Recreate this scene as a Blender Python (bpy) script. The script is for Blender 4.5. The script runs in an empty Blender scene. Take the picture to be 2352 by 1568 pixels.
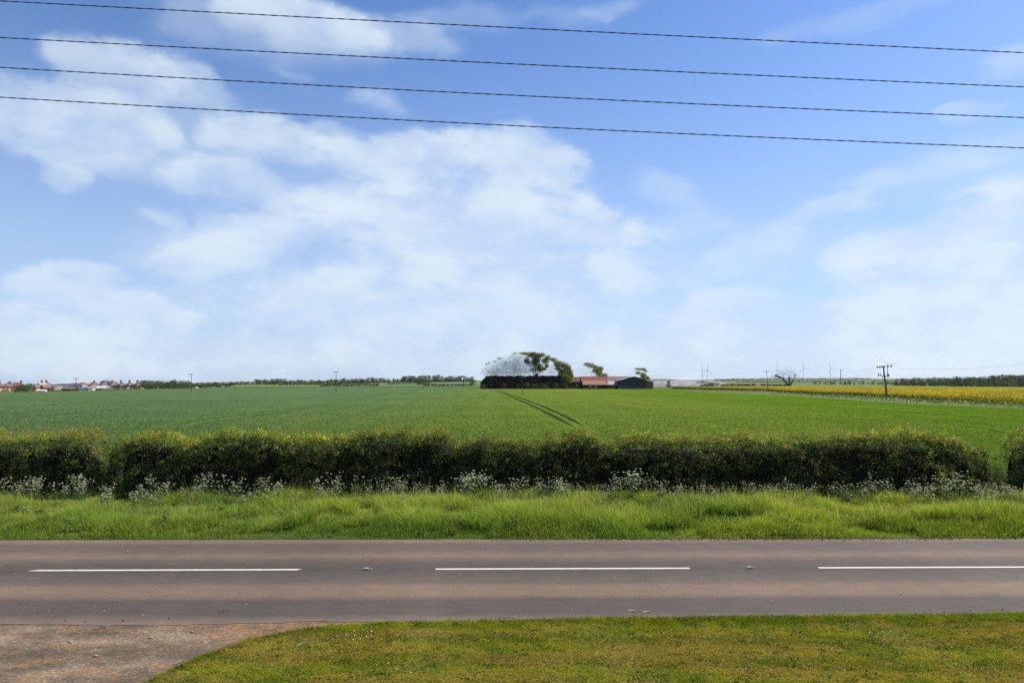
import bpy, math, random
import numpy as np
from mathutils import Vector, Matrix

# ------------------------------------------------------------------ camera, sky, sun
F = 1633.3; CX = 1176.0; CY = 784.0          # reference frame 2352 x 1568
CAMZ = 4.35
PITCH = math.atan(88.0 / F)
sc = bpy.context.scene
col = sc.collection
cam_data = bpy.data.cameras.new('camera')
cam = bpy.data.objects.new('camera', cam_data); col.objects.link(cam)
cam_data.sensor_width = 36.0; cam_data.lens = 36.0 * F / 2352.0
cam_data.clip_start = 0.1; cam_data.clip_end = 30000
cam.location = (0, 0, CAMZ); cam.rotation_euler = (math.pi / 2 + PITCH, 0, 0)
sc.camera = cam
sc.view_settings.view_transform = 'Standard'; sc.view_settings.look = 'None'
sc.view_settings.exposure = 0.6; sc.view_settings.gamma = 1.0
sc.view_settings.use_curve_mapping = False
sc.cycles.max_bounces = 6; sc.cycles.transparent_max_bounces = 8
sc.cycles.diffuse_bounces = 3; sc.cycles.glossy_bounces = 2; sc.cycles.transmission_bounces = 4
sc.cycles.volume_bounces = 0
sc.cycles.use_denoising = False
SUN_EL, SUN_AZ = math.radians(46), math.radians(64)       # azimuth clockwise from +Y (view direction)

def ray(px, py):
    x = (px - CX) / F; z = -(py - CY) / F
    c, s = math.cos(PITCH), math.sin(PITCH)
    return (x, c - s * z, s + c * z)
def gp(px, py, z=0.0):
    d = ray(px, py); t = (z - CAMZ) / d[2]
    return (d[0] * t, d[1] * t)
def at(px, py, Y):
    d = ray(px, py); t = Y / d[1]
    return Vector((d[0] * t, Y, CAMZ + d[2] * t))
def lin(r, g, b):
    f = lambda c: (c / 255 / 12.92) if c <= 10 else ((c / 255 + 0.055) / 1.055) ** 2.4
    return (f(r), f(g), f(b), 1.0)

class NT:
    def __init__(s, tree): s.t = tree; s.n = tree.nodes; s.l = tree.links
    def new(s, kind, **kw):
        n = s.n.new(kind)
        for k, v in kw.items(): setattr(n, k, v)
        return n
    def put(s, sock, v):
        if isinstance(v, bpy.types.NodeSocket): s.l.new(v, sock)
        elif v is not None: sock.default_value = v
    def math(s, op, a, b=None, c=None, clamp=False):
        n = s.new('ShaderNodeMath', operation=op, use_clamp=clamp)
        for i, v in enumerate((a, b, c)): s.put(n.inputs[i], v) if v is not None else None
        return n.outputs[0]
    def vmath(s, op, a, b=None):
        n = s.new('ShaderNodeVectorMath', operation=op)
        s.put(n.inputs[0], a)
        if b is not None: s.put(n.inputs[1], b)
        return n.outputs[0]
    def mix(s, f, a, b, blend='MIX'):
        n = s.new('ShaderNodeMix', data_type='RGBA', blend_type=blend)
        s.put(n.inputs[0], f); s.put(n.inputs[6], a); s.put(n.inputs[7], b)
        return n.outputs[2]
    def noise(s, vec, scale, detail=3.0, rough=0.55, dim='3D', out=0):
        n = s.new('ShaderNodeTexNoise', noise_dimensions=dim)
        s.put(n.inputs['Vector'], vec); n.inputs['Scale'].default_value = scale
        n.inputs['Detail'].default_value = detail; n.inputs['Roughness'].default_value = rough
        return n.outputs[out]
    def smooth(s, v, lo, hi, to0=0.0, to1=1.0):
        n = s.new('ShaderNodeMapRange', interpolation_type='SMOOTHSTEP')
        s.put(n.inputs[0], v); s.put(n.inputs[1], lo); s.put(n.inputs[2], hi)
        n.inputs[3].default_value = to0; n.inputs[4].default_value = to1
        return n.outputs[0]
    def ramp(s, v, stops, interp='LINEAR'):
        n = s.new('ShaderNodeValToRGB'); cr = n.color_ramp; cr.interpolation = interp
        while len(cr.elements) < len(stops): cr.elements.new(0.5)
        for e, (p, c) in zip(cr.elements, stops): e.position = p; e.color = c if len(c) == 4 else (*c, 1)
        s.put(n.inputs[0], v); return n.outputs[0]

# clouds: soft masses placed in compass direction and height above the horizon: (x, y, rx, ry, turn, weight)
CLOUDS = [  # far soft banks first, then the billows in front of them
    (1000, 720, 620, 190, 0, .50), (1150, 600, 420, 190, 0, .50), (100, 800, 420, 90, 0, .55), (700, 800, 420, 80, 0, .45), (1200, 850, 900, 70, 0, .60), (2000, 850, 620, 90, 0, .70), (250, 860, 500, 50, 0, .5),
    (300, 310, 330, 130, 0, .30), (2200, 660, 380, 130, -8, .45), (700, 440, 300, 120, 0, .30), (1650, 600, 330, 120, -10, .22), (2200, 400, 330, 90, -8, .22), (650, 90, 300, 110, 0, .35),
    (860, 75, 210, 62, 3, .45), (690, 55, 185, 78, 4, .85), (560, 20, 90, 34, 20, .3),
    (262, 165, 165, 78, 2, .72), (470, 205, 125, 66, 16, .68), (180, 285, 230, 100, 2, .62), (50, 270, 130, 60, -8, .5), (235, 330, 180, 62, -14, .57), (300, 390, 160, 40, 0, .3),
    (139, 418, 52, 42, 0, .6), (370, 175, 120, 50, 14, .5), (690, 172, 60, 16, 0, .25), (888, 235, 84, 36, 14, .6), (845, 222, 60, 22, -10, .3),
    (612, 330, 140, 66, 4, .78), (545, 418, 165, 52, 2, .72), (770, 452, 105, 44, 6, .66), (800, 330, 110, 50, 0, .45),
    (930, 365, 210, 66, -3, .80), (1080, 355, 130, 60, -6, .72), (1215, 385, 150, 98, 26, .80), (1060, 420, 240, 60, 4, .55),
    (377, 496, 72, 30, 9, .85), (350, 540, 80, 40, 0, .28), (494, 522, 62, 40, 0, .45),
    (640, 545, 290, 66, -13, .70), (512, 582, 160, 52, -12, .70), (1060, 520, 400, 118, 0, .82), (890, 500, 150, 70, -6, .6), (1320, 520, 120, 80, 12, .6), (1398, 538, 110, 60, 8, .66), (1500, 590, 110, 60, 14, .3), (1200, 640, 260, 90, 0, .5),
    (690, 690, 210, 70, -4, .72), (930, 660, 230, 80, 0, .5), (900, 760, 230, 60, 0, .4), (590, 785, 190, 44, 0, .4),
    (190, 672, 165, 66, 3, .76), (330, 722, 160, 54, 11, .74), (45, 752, 160, 60, 4, .78), (110, 800, 300, 70, 0, .55), (400, 830, 260, 50, 0, .4),
    (1536, 436, 120, 48, 20, .34), (1600, 505, 140, 40, 0, .25), (1708, 584, 165, 44, -13, .55), (1870, 492, 170, 32, -13, .42), (1990, 480, 60, 20, 0, .3),
    (2120, 383, 230, 36, -6, .34), (2230, 258, 110, 24, 0, .32), (2315, 150, 90, 40, 0, .5), (2330, 330, 120, 40, -12, .25),
    (2200, 545, 340, 100, -20, .86), (2060, 570, 190, 56, -10, .72), (2330, 500, 190, 90, -20, .7), (2240, 615, 240, 60, -6, .5), (2360, 620, 140, 66, -20, .66),
    (1715, 728, 220, 66, -4, .68), (1790, 752, 130, 50, 0, .5), (2090, 735, 380, 92, -3, .82), (2230, 700, 230, 70, -4, .7), (1940, 770, 260, 70, 0, .6), (1510, 790, 260, 58, -4, .66), (1220, 800, 200, 44, 4, .55), (1750, 830, 330, 54, 0, .6), (1120, 840, 240, 44, 0, .5),
    (2010, 33, 320, 42, -4, .22), (1415, 11, 120, 24, 0, .34), (1300, 30, 160, 30, 0, .2), (1080, 40, 160, 40, 0, .25)]
world = bpy.data.worlds.new('World'); sc.world = world; world.use_nodes = True
def build_world():
    w = NT(world.node_tree); w.n.clear()
    sky = w.new('ShaderNodeTexSky', sky_type='NISHITA', sun_disc=False)
    sky.sun_elevation = SUN_EL; sky.sun_rotation = SUN_AZ; sky.altitude = 50
    sky.air_density = 1.0; sky.dust_density = 0.6; sky.ozone_density = 2.0
    d = w.new('ShaderNodeTexCoord').outputs['Generated']
    sp = w.new('ShaderNodeSeparateXYZ'); w.put(sp.inputs[0], d)
    az = w.math('ARCTAN2', sp.outputs[0], sp.outputs[1])
    el = w.math('ARCSINE', sp.outputs[2])
    cb = w.new('ShaderNodeCombineXYZ'); w.put(cb.inputs[0], az); w.put(cb.inputs[1], el)
    p = cb.outputs[0]
    # warp so that the edges curl
    st = w.vmath('MULTIPLY', d, (1.0, 1.0, 1.6))
    n1 = w.noise(st, 7.0, 5.0, 0.58, out=1)
    wv = w.vmath('MULTIPLY', w.vmath('SUBTRACT', n1, (0.5, 0.5, 0.5)), (0.085, 0.055, 0.0))
    p2 = w.vmath('ADD', p, wv)
    st3 = w.vmath('ADD', w.vmath('MULTIPLY', d, (1.0, 1.0, 1.9)), w.vmath('MULTIPLY', n1, (0.07, 0.07, 0.05)))
    f1 = w.noise(st3, 9.0, 6.0, 0.56)
    f2 = w.noise(st, 2.6, 3.0, 0.5)
    mod = w.math('MULTIPLY_ADD', f1, 1.45, -0.74)
    clear = None; pk = p2                            # share of blue sky still seen through the clouds
    for k_, (x, y, rx, ry, rot, a) in enumerate(CLOUDS):
        r = Vector(ray(x, y)); r.normalize()
        r2 = Vector(ray(x, y - ry)); r2.normalize()
        r3 = Vector(ray(x + rx, y)); r3.normalize()
        ca, ce = math.atan2(r.x, r.y), math.asin(r.z)
        ra = abs(math.atan2(r3.x, r3.y) - ca); re = abs(math.asin(r2.z) - ce)
        if clear is not None and k_ % 5 == 0:            # evaluate the clouds a few at a time
            ch = w.new('ShaderNodeVectorMath', operation='MULTIPLY_ADD'); w.put(ch.inputs[0], clear); ch.inputs[1].default_value = (1e-7, 0, 0); w.put(ch.inputs[2], p2); pk = ch.outputs[0]
        mp = w.new('ShaderNodeMapping', vector_type='TEXTURE')
        w.put(mp.inputs[0], pk)
        mp.inputs[1].default_value = (ca, ce, 0); mp.inputs[2].default_value = (0, 0, -math.radians(rot))
        mp.inputs[3].default_value = (ra * 1.22, re * 1.25, 1)
        g = w.new('ShaderNodeTexGradient', gradient_type='SPHERICAL'); w.put(g.inputs[0], mp.outputs[0])
        sq = w.new('ShaderNodeSeparateXYZ'); w.put(sq.inputs[0], mp.outputs[0])
        soft = a < .56 or ry < 46
        e = w.math('MULTIPLY_ADD', mod, w.smooth(g.outputs[1], 0.0, 0.25), g.outputs[1])
        al = w.smooth(e, 0.02, 0.62 if soft else 0.46, 0.0, -a * .95)
        t_ = w.math('MULTIPLY_ADD', al, w.smooth(sq.outputs[1], -0.95, 0.25, 0.45 if soft else 0.22, 1.0), 1.0)
        clear = t_ if clear is None else w.math('MULTIPLY', clear, t_)
    # scattered clouds elsewhere in the sky so that it lights evenly
    back = w.smooth(sp.outputs[1], 0.72, 0.45)
    fair = w.math('MULTIPLY', w.smooth(f2, 0.48, 0.68), back)
    alpha = w.math('MULTIPLY', w.math('SUBTRACT', 1.0, clear), w.smooth(f1, 0.30, 0.60, 0.80, 1.0))
    alpha = w.math('MAXIMUM', alpha, w.math('MULTIPLY', fair, 0.7))
    skyc = w.mix(1.0, sky.outputs[0], (SKY_TINT[0], SKY_TINT[1], SKY_TINT[2], 1), 'MULTIPLY')
    # pale air low down
    low = w.smooth(el, 0.50, 0.0)
    lowf = w.math('MAXIMUM', w.math('MULTIPLY', low, 0.62), w.smooth(el, 0.012, -0.012))
    skyc = w.mix(lowf, skyc, (5.7, 7.0, 9.35, 1))
    shade = w.smooth(f1, 0.36, 0.64)
    cl = w.mix(shade, (6.2, 7.5, 9.4, 1), (7.5, 8.6, 9.6, 1))
    c = w.mix(w.math('MULTIPLY', alpha, 0.93), skyc, cl)
    bg = w.new('ShaderNodeBackground'); w.put(bg.inputs[0], c); bg.inputs[1].default_value = 0.066
    o = w.new('ShaderNodeOutputWorld'); w.l.new(bg.outputs[0], o.inputs[0])
SKY_TINT = (0.88, 1.16, 1.56)
build_world()
try:
    world.cycles.sampling_method = 'MANUAL'; world.cycles.sample_map_resolution = 512
except Exception: pass

sl = bpy.data.lights.new('sun', 'SUN'); sl.energy = 5.0; sl.angle = math.radians(0.5); sl.color = (1.0, 0.945, 0.86)
sun = bpy.data.objects.new('sun', sl); col.objects.link(sun)
sd = Vector((math.sin(SUN_AZ) * math.cos(SUN_EL), math.cos(SUN_AZ) * math.cos(SUN_EL), math.sin(SUN_EL)))
sun.rotation_euler = sd.to_track_quat('Z', 'Y').to_euler(); sun.location = (0, 0, 60)

# ------------------------------------------------------------------ helpers
rng = np.random.default_rng(7)
def tag(o, label=None, cat=None, group=None, kind=None):
    if label: o['label'] = label
    if cat: o['category'] = cat
    if group: o['group'] = group
    if kind: o['kind'] = kind
    return o
def link(name, me, parent=None, loc=None, kind=None):
    o = bpy.data.objects.new(name, me); col.objects.link(o)
    if parent is not None: o.parent = parent
    if loc is not None: o.location = loc
    if kind: o['kind'] = kind
    return o
def empty(name, loc, rz=0.0, label=None, cat=None, group=None):
    o = bpy.data.objects.new(name, None); col.objects.link(o)
    o.location = loc; o.rotation_euler = (0, 0, rz); o.empty_display_size = 0.2
    return tag(o, label, cat, group)
def copy_tree(o, parent=None, **kw):
    c = o.copy(); col.objects.link(c)
    if parent is not None: c.parent = parent
    for ch in list(o.children): copy_tree(ch, c)
    return c

def faces_mesh(name, V, sizes, mat, cols=None, smooth=False):
    """V: (n,3) vertices listed face by face; sizes: vertex count of each face."""
    me = bpy.data.meshes.new(name)
    n = len(V); me.vertices.add(n); me.vertices.foreach_set('co', np.asarray(V, np.float32).ravel())
    me.loops.add(n); me.loops.foreach_set('vertex_index', np.arange(n, dtype=np.int32))
    st = np.concatenate([[0], np.cumsum(sizes)[:-1]]).astype(np.int32)
    me.polygons.add(len(sizes)); me.polygons.foreach_set('loop_start', st)
    if cols is not None:
        a = me.color_attributes.new('Col', 'FLOAT_COLOR', 'POINT')
        c4 = np.ones((n, 4), np.float32); c4[:, :3] = cols; a.data.foreach_set('color', c4.ravel())
    me.materials.append(mat); me.update(calc_edges=True); me.validate()
    return me
def leaf_quads(P, size, rs, flat=0.0, aspect=0.7):
    """random leaf-shaped quads at P (n,3), size (n,)"""
    n = len(P); a = rs.normal(size=(n, 3)); a[:, 2] *= (1 - flat); a /= np.linalg.norm(a, axis=1)[:, None]
    b = np.cross(a, rs.normal(size=(n, 3))); b /= np.linalg.norm(b, axis=1)[:, None] + 1e-9
    s = np.asarray(size)[:, None] * 0.5
    V = np.stack([P - a * s, P + b * s * aspect, P + a * s, P - b * s * aspect], 1)
    return V.reshape(-1, 3)

class MB:
    """collects boxes, bars and tubes into one mesh"""
    def __init__(s): s.v = []; s.f = []
    def quad(s, *pts):
        i = len(s.v); s.v += [tuple(p) for p in pts]; s.f.append(tuple(range(i, i + len(pts)))); return s
    def box(s, x0, x1, y0, y1, z0, z1):
        i = len(s.v)
        s.v += [(x, y, z) for z in (z0, z1) for y in (y0, y1) for x in (x0, x1)]
        for q in ((0, 2, 3, 1), (4, 5, 7, 6), (0, 1, 5, 4), (2, 6, 7, 3), (0, 4, 6, 2), (1, 3, 7, 5)):
            s.f.append(tuple(i + k for k in q))
        return s
    def tube(s, pts, r, n=6, cap=True):
        pts = [Vector(p) for p in pts]
        rr = r if isinstance(r, (list, tuple)) else [r] * len(pts)
        i0 = len(s.v); prev = None
        for k, p in enumerate(pts):
            t = (pts[min(k + 1, len(pts) - 1)] - pts[max(k - 1, 0)]).normalized()
            if prev is None:
                u = t.cross(Vector((0, 0, 1)) if abs(t.z) < 0.9 else Vector((1, 0, 0))).normalized()
            else: u = (prev - t * prev.dot(t)).normalized()
            prev = u; w = t.cross(u)
            for j in range(n):
                a = 2 * math.pi * j / n
                s.v.append(tuple(p + (u * math.cos(a) + w * math.sin(a)) * rr[k]))
        for k in range(len(pts) - 1):
            for j in range(n):
                a = i0 + k * n + j; b = i0 + k * n + (j + 1) % n
                s.f.append((a, b, b + n, a + n))
        if cap:
            s.f.append(tuple(i0 + j for j in reversed(range(n))))
            e = i0 + (len(pts) - 1) * n; s.f.append(tuple(e + j for j in range(n)))
        return s
    def mesh(s, name, m, smooth=False):
        me = bpy.data.meshes.new(name); me.from_pydata(s.v, [], s.f); me.materials.append(m)
        if smooth: me.polygons.foreach_set('use_smooth', [True] * len(me.polygons))
        me.update(); return me
    def build(s, name, m, parent=None, loc=None, smooth=False, kind=None):
        return link(name, s.mesh(name, m, smooth), parent, loc, kind)

class VNoise:
    def __init__(s, seed, n=256): s.g = np.random.default_rng(seed).random((n, n)); s.n = n
    def __call__(s, x, y):
        x = np.asarray(x, float); y = np.asarray(y, float)
        xi = np.floor(x).astype(int); yi = np.floor(y).astype(int); fx = x - xi; fy = y - yi
        fx = fx * fx * (3 - 2 * fx); fy = fy * fy * (3 - 2 * fy); n = s.n
        g = lambda a, b: s.g[a % n, b % n]
        return (g(xi, yi) * (1 - fx) + g(xi + 1, yi) * fx) * (1 - fy) + (g(xi, yi + 1) * (1 - fx) + g(xi + 1, yi + 1) * fx) * fy
    def fbm(s, x, y, o=3):
        t = 0; a = 0.5; w = 0
        for k in range(o): t = t + a * s(np.asarray(x) * 2 ** k + 17 * k, np.asarray(y) * 2 ** k + 5 * k); w += a; a *= .55
        return t / w
vn = VNoise(3)

# ------------------------------------------------------------------ materials
def pmat(name, c1, c2=None, scale=3.0, rough=0.8, bump=0.0, bscale=30.0, spec=0.3, detail=5.0, metal=0.0, lo=.35, hi=.65, dist=0.02):
    m = bpy.data.materials.new(name); m.use_nodes = True; t = NT(m.node_tree)
    b = t.n['Principled BSDF']; b.inputs['Roughness'].default_value = rough
    b.inputs['Specular IOR Level'].default_value = spec; b.inputs['Metallic'].default_value = metal
    tc = t.new('ShaderNodeTexCoord').outputs['Object']
    c1 = tuple(c1[:3]) + (1,)
    c2 = tuple((c2 or [c * 0.75 for c in c1])[:3]) + (1,)
    n = t.noise(tc, scale, detail, 0.6)
    t.put(b.inputs['Base Color'], t.mix(t.smooth(n, lo, hi), c1, c2))
    if bump:
        bn = t.new('ShaderNodeBump'); bn.inputs['Strength'].default_value = bump; bn.inputs['Distance'].default_value = dist
        t.put(bn.inputs['Height'], t.noise(tc, bscale, 6.0, 0.65)); t.put(b.inputs['Normal'], bn.outputs[0])
    return m
def leafmat(name, trans=0.4, rough=0.55, spec=0.25):
    """leaf whose own colour is stored per leaf; part of the light passes through"""
    m = bpy.data.materials.new(name); m.use_nodes = True; t = NT(m.node_tree)
    b = t.n['Principled BSDF']; out = t.n['Material Output']
    at_ = t.new('ShaderNodeAttribute', attribute_name='Col')
    b.inputs['Roughness'].default_value = rough; b.inputs['Specular IOR Level'].default_value = spec
    t.put(b.inputs['Base Color'], at_.outputs[0])
    tr = t.new('ShaderNodeBsdfTranslucent')
    t.put(tr.inputs[0], t.mix(1.0, at_.outputs[0], (1.25, 1.2, 0.55, 1), 'MULTIPLY'))
    mx = t.new('ShaderNodeMixShader'); mx.inputs[0].default_value = trans
    t.l.new(b.outputs[0], mx.inputs[1]); t.l.new(tr.outputs[0], mx.inputs[2]); t.l.new(mx.outputs[0], out.inputs[0])
    return m
M = {}
M['leaf'] = leafmat('leaf', 0.35); M['grass'] = leafmat('grass_blade', 0.45, 0.6, 0.10); M['far_leaf'] = leafmat('distant_leaf', 0.25, 0.9, 0.0)
M['lawn_blade'] = leafmat('lawn_blade', 0.35, 0.7, 0.05)
M['bark'] = pmat('bark', (0.09, 0.065, 0.045), (0.05, 0.036, 0.025), 8, 0.9, 0.5, 20)
M['dark_core'] = pmat('dark_core', (0.012, 0.011, 0.007), (0.006, 0.006, 0.004), 6, 0.95)
M['pale_twig'] = pmat('pale_twig', (0.68, 0.73, 0.75), (0.45, 0.50, 0.52), 4, 0.9)
M['petal'] = leafmat('petal', 0.3, 0.7, 0.1)
M['stem'] = pmat('green_stem', (0.10, 0.15, 0.04), (0.07, 0.11, 0.03), 10, 0.6)
M['cable'] = pmat('cable', (0.03, 0.035, 0.045), (0.04, 0.045, 0.055), 40, 0.9, spec=.05)
M['white_paint'] = pmat('white_road_paint', (0.54, 0.49, 0.42), (0.30, 0.26, 0.22), 14, 0.8, 0.4, 60, lo=.50, hi=.78, detail=8)
M['white'] = pmat('white_render', (0.75, 0.74, 0.72), (0.66, 0.65, 0.63), 2, 0.7)
M['brick'] = pmat('orange_brick', (0.50, 0.165, 0.065), (0.40, 0.125, 0.052), 3, 0.85)
M['red_brick'] = pmat('red_brick', (0.30, 0.075, 0.05), (0.23, 0.055, 0.04), 3, 0.85)
M['dark_brick'] = pmat('old_red_brick', (0.075, 0.024, 0.018), (0.045, 0.016, 0.013), 2, 0.9)
M['tile_brown'] = pmat('brown_roof_tile', (0.19, 0.125, 0.11), (0.14, 0.09, 0.08), 3, 0.85)
M['tile_red'] = pmat('terracotta_tile', (0.19, 0.058, 0.042), (0.115, 0.040, 0.032), 1.2, 0.85)
M['tile_orange'] = pmat('orange_tile', (0.27, 0.125, 0.075), (0.20, 0.092, 0.056), 1.0, 0.85)
M['tile_grey'] = pmat('grey_brown_tile', (0.20, 0.14, 0.125), (0.13, 0.09, 0.085), 1.0, 0.85)
M['slate'] = pmat('slate', (0.12, 0.105, 0.11), (0.08, 0.07, 0.075), 2, 0.7)
M['sheet_roof'] = pmat('fibre_cement_roof', (0.36, 0.33, 0.32), (0.25, 0.22, 0.215), 0.8, 0.85)
M['green_clad'] = pmat('dark_green_cladding', (0.014, 0.026, 0.021), (0.009, 0.017, 0.015), 0.7, 0.6)
M['blue_door'] = pmat('blue_grey_paint', (0.035, 0.06, 0.10), (0.025, 0.042, 0.07), 1.0, 0.6)
M['blue'] = pmat('blue_sheet', (0.06, 0.27, 0.62), (0.05, 0.2, 0.5), 1.0, 0.5)
M['black'] = pmat('dark_opening', (0.006, 0.006, 0.007), (0.004, 0.004, 0.004), 1, 0.9)
M['glass'] = pmat('window_glass', (0.05, 0.06, 0.075), (0.03, 0.035, 0.045), 1, 0.08, spec=0.6)
M['wood'] = pmat('weathered_wood', (0.13, 0.065, 0.04), (0.08, 0.042, 0.028), 2.5, 0.85, 0.3, 20)
M['dark_wood'] = pmat('creosoted_wood', (0.05, 0.036, 0.03), (0.035, 0.025, 0.022), 3, 0.85)
M['pale_wood'] = pmat('pale_timber', (0.42, 0.30, 0.22), (0.33, 0.23, 0.17), 1.5, 0.85)
M['grey_metal'] = pmat('grey_metal', (0.22, 0.23, 0.24), (0.17, 0.18, 0.19), 3, 0.5, metal=0.3)
M['porcelain'] = pmat('insulator', (0.07, 0.035, 0.03), (0.05, 0.025, 0.022), 3, 0.3, spec=0.5)
M['turbine'] = pmat('turbine_paint', (0.90, 0.91, 0.93), (0.87, 0.88, 0.90), 0.3, 0.5)
M['steel'] = pmat('cast_iron', (0.10, 0.10, 0.10), (0.06, 0.06, 0.06), 20, 0.6)
M['reflector'] = pmat('reflector_lens', (0.5, 0.5, 0.5), (0.4, 0.4, 0.4), 10, 0.15, spec=0.8)
M['stone'] = pmat('pale_stone', (0.30, 0.26, 0.22), (0.20, 0.17, 0.145), 20, 0.9)

# ------------------------------------------------------------------ terrain
PROF = [  # column in the picture, end of the level fields, then (distance, picture height) of the ground
    (-700, 230, [(560, 902), (660, 899), (1000, 893), (2000, 886), (4300, 883)]),
    (0, 245, [(560, 899.5), (660, 896.5), (1000, 892), (2000, 886), (4300, 882)]),
    (350, 330, [(560, 894.5), (660, 892.5), (1000, 889), (2000, 883), (4300, 880)]),
    (600, 410, [(560, 887.5), (700, 884.5), (900, 883), (1500, 879), (4300, 876)]),
    (800, 415, [(560, 887), (700, 884), (900, 881.0), (1500, 876.5), (7500, 873)]),
    (950, 415, [(600, 884.5), (900, 877.8), (1300, 874), (2500, 873), (7500, 872.5)]),
    (1100, 410, [(600, 884), (900, 876), (1300, 873), (2500, 873), (7500, 872.5)]),
    (1250, 420, [(600, 884), (900, 878), (1300, 875), (2500, 873), (7500, 872.5)]),
    (1550, 430, [(600, 885), (900, 882), (1400, 877), (2500, 872.5), (7500, 872.3)]),
    (1800, 526, [(700, 885), (900, 883), (1300, 879), (2600, 868.8), (7500, 871)]),
    (2050, 510, [(700, 886), (900, 883.5), (1300, 879), (2600, 869.0), (7500, 871)]),
    (2352, 445, [(600, 889), (900, 885), (1300, 880), (2600, 871), (7500, 871.5)]),
    (3100, 420, [(600, 891), (900, 886), (1300, 881), (2600, 873), (7500, 872)])]
_pu = np.array([(p[0] - CX) / F for p in PROF])
def _profile(p):
    D = [1.0, p[1]]; Z = [0.0, 0.0]
    for d, y in p[2]: D.append(d); Z.append(at(CX, y, d).z)
    return np.log(D), np.array(Z)
_pp = [_profile(p) for p in PROF]
def terrain(X, Y):
    X = np.atleast_1d(np.asarray(X, float)); Y = np.atleast_1d(np.asarray(Y, float))
    Ys = np.maximum(Y, 1.0); u = np.clip(X / Ys, _pu[0], _pu[-1]); L = np.log(Ys)
    Z = np.stack([np.interp(L, d, z) for d, z in _pp], 0)
    k = np.clip(np.searchsorted(_pu, u) - 1, 0, len(_pu) - 2)
    f = (u - _pu[k]) / (_pu[k + 1] - _pu[k]); f = f * f * (3 - 2 * f)
    i = np.arange(len(u))
    return np.where(Y > 100, Z[k, i] * (1 - f) + Z[k + 1, i] * f, 0.0)
def tz(x, y): return float(terrain(x, y)[0])

def grid_mesh(name, P, m, smooth=True):
    """P: (r, c, 3)"""
    r, c = P.shape[:2]; me = bpy.data.meshes.new(name)
    idx = np.arange(r * c).reshape(r, c)
    f = np.stack([idx[:-1, :-1], idx[:-1, 1:], idx[1:, 1:], idx[1:, :-1]], -1).reshape(-1, 4)
    me.from_pydata(P.reshape(-1, 3).tolist(), [], f.tolist()); me.materials.append(m)
    if smooth: me.polygons.foreach_set('use_smooth', [True] * len(me.polygons))
    me.update(); return me

def ground_material():
    m = bpy.data.materials.new('ground'); m.use_nodes = True; t = NT(m.node_tree); b = t.n['Principled BSDF']
    tc = t.new('ShaderNodeTexCoord').outputs['Object']
    v = t.new('ShaderNodeTexVoronoi'); t.put(v.inputs['Vector'], t.vmath('MULTIPLY', tc, (0.0032, 0.0021, 0.0))); v.inputs['Scale'].default_value = 1.0
    sep = t.new('ShaderNodeSeparateColor'); t.put(sep.inputs[0], v.outputs['Color'])
    patch = t.ramp(sep.outputs[0], [(0, (0.075, 0.115, 0.035)), (.3, (0.11, 0.14, 0.05)), (.5, (0.06, 0.085, 0.03)), (.7, (0.16, 0.17, 0.075)), (.9, (0.13, 0.12, 0.08)), (1, (0.05, 0.07, 0.03))], 'CONSTANT')
    rough = t.mix(t.smooth(t.noise(tc, 0.35, 5, 0.6), .35, .65), (0.075, 0.11, 0.022, 1), (0.11, 0.135, 0.035, 1))
    s2 = t.new('ShaderNodeSeparateXYZ'); t.put(s2.inputs[0], tc)
    far = t.smooth(s2.outputs[1], 900, 1200)
    t.put(b.inputs['Base Color'], t.mix(far, rough, patch)); b.inputs['Roughness'].default_value = 0.95
    b.inputs['Specular IOR Level'].default_value = 0.1
    return m
us = np.linspace(-1.25, 1.25, 161)
ys = np.concatenate([[-60, -20, 0, 10, 20, 30, 60, 100], np.geomspace(120, 4300, 110)])
GY, GU = np.meshgrid(ys, us, indexing='ij'); GX = GU * (np.maximum(GY, 0) + 70)
GP = np.stack([GX, GY, terrain(GX.ravel(), GY.ravel()).reshape(GX.shape) - 0.08], -1)
link('ground', grid_mesh('ground', GP, ground_material()), kind='structure')

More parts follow.
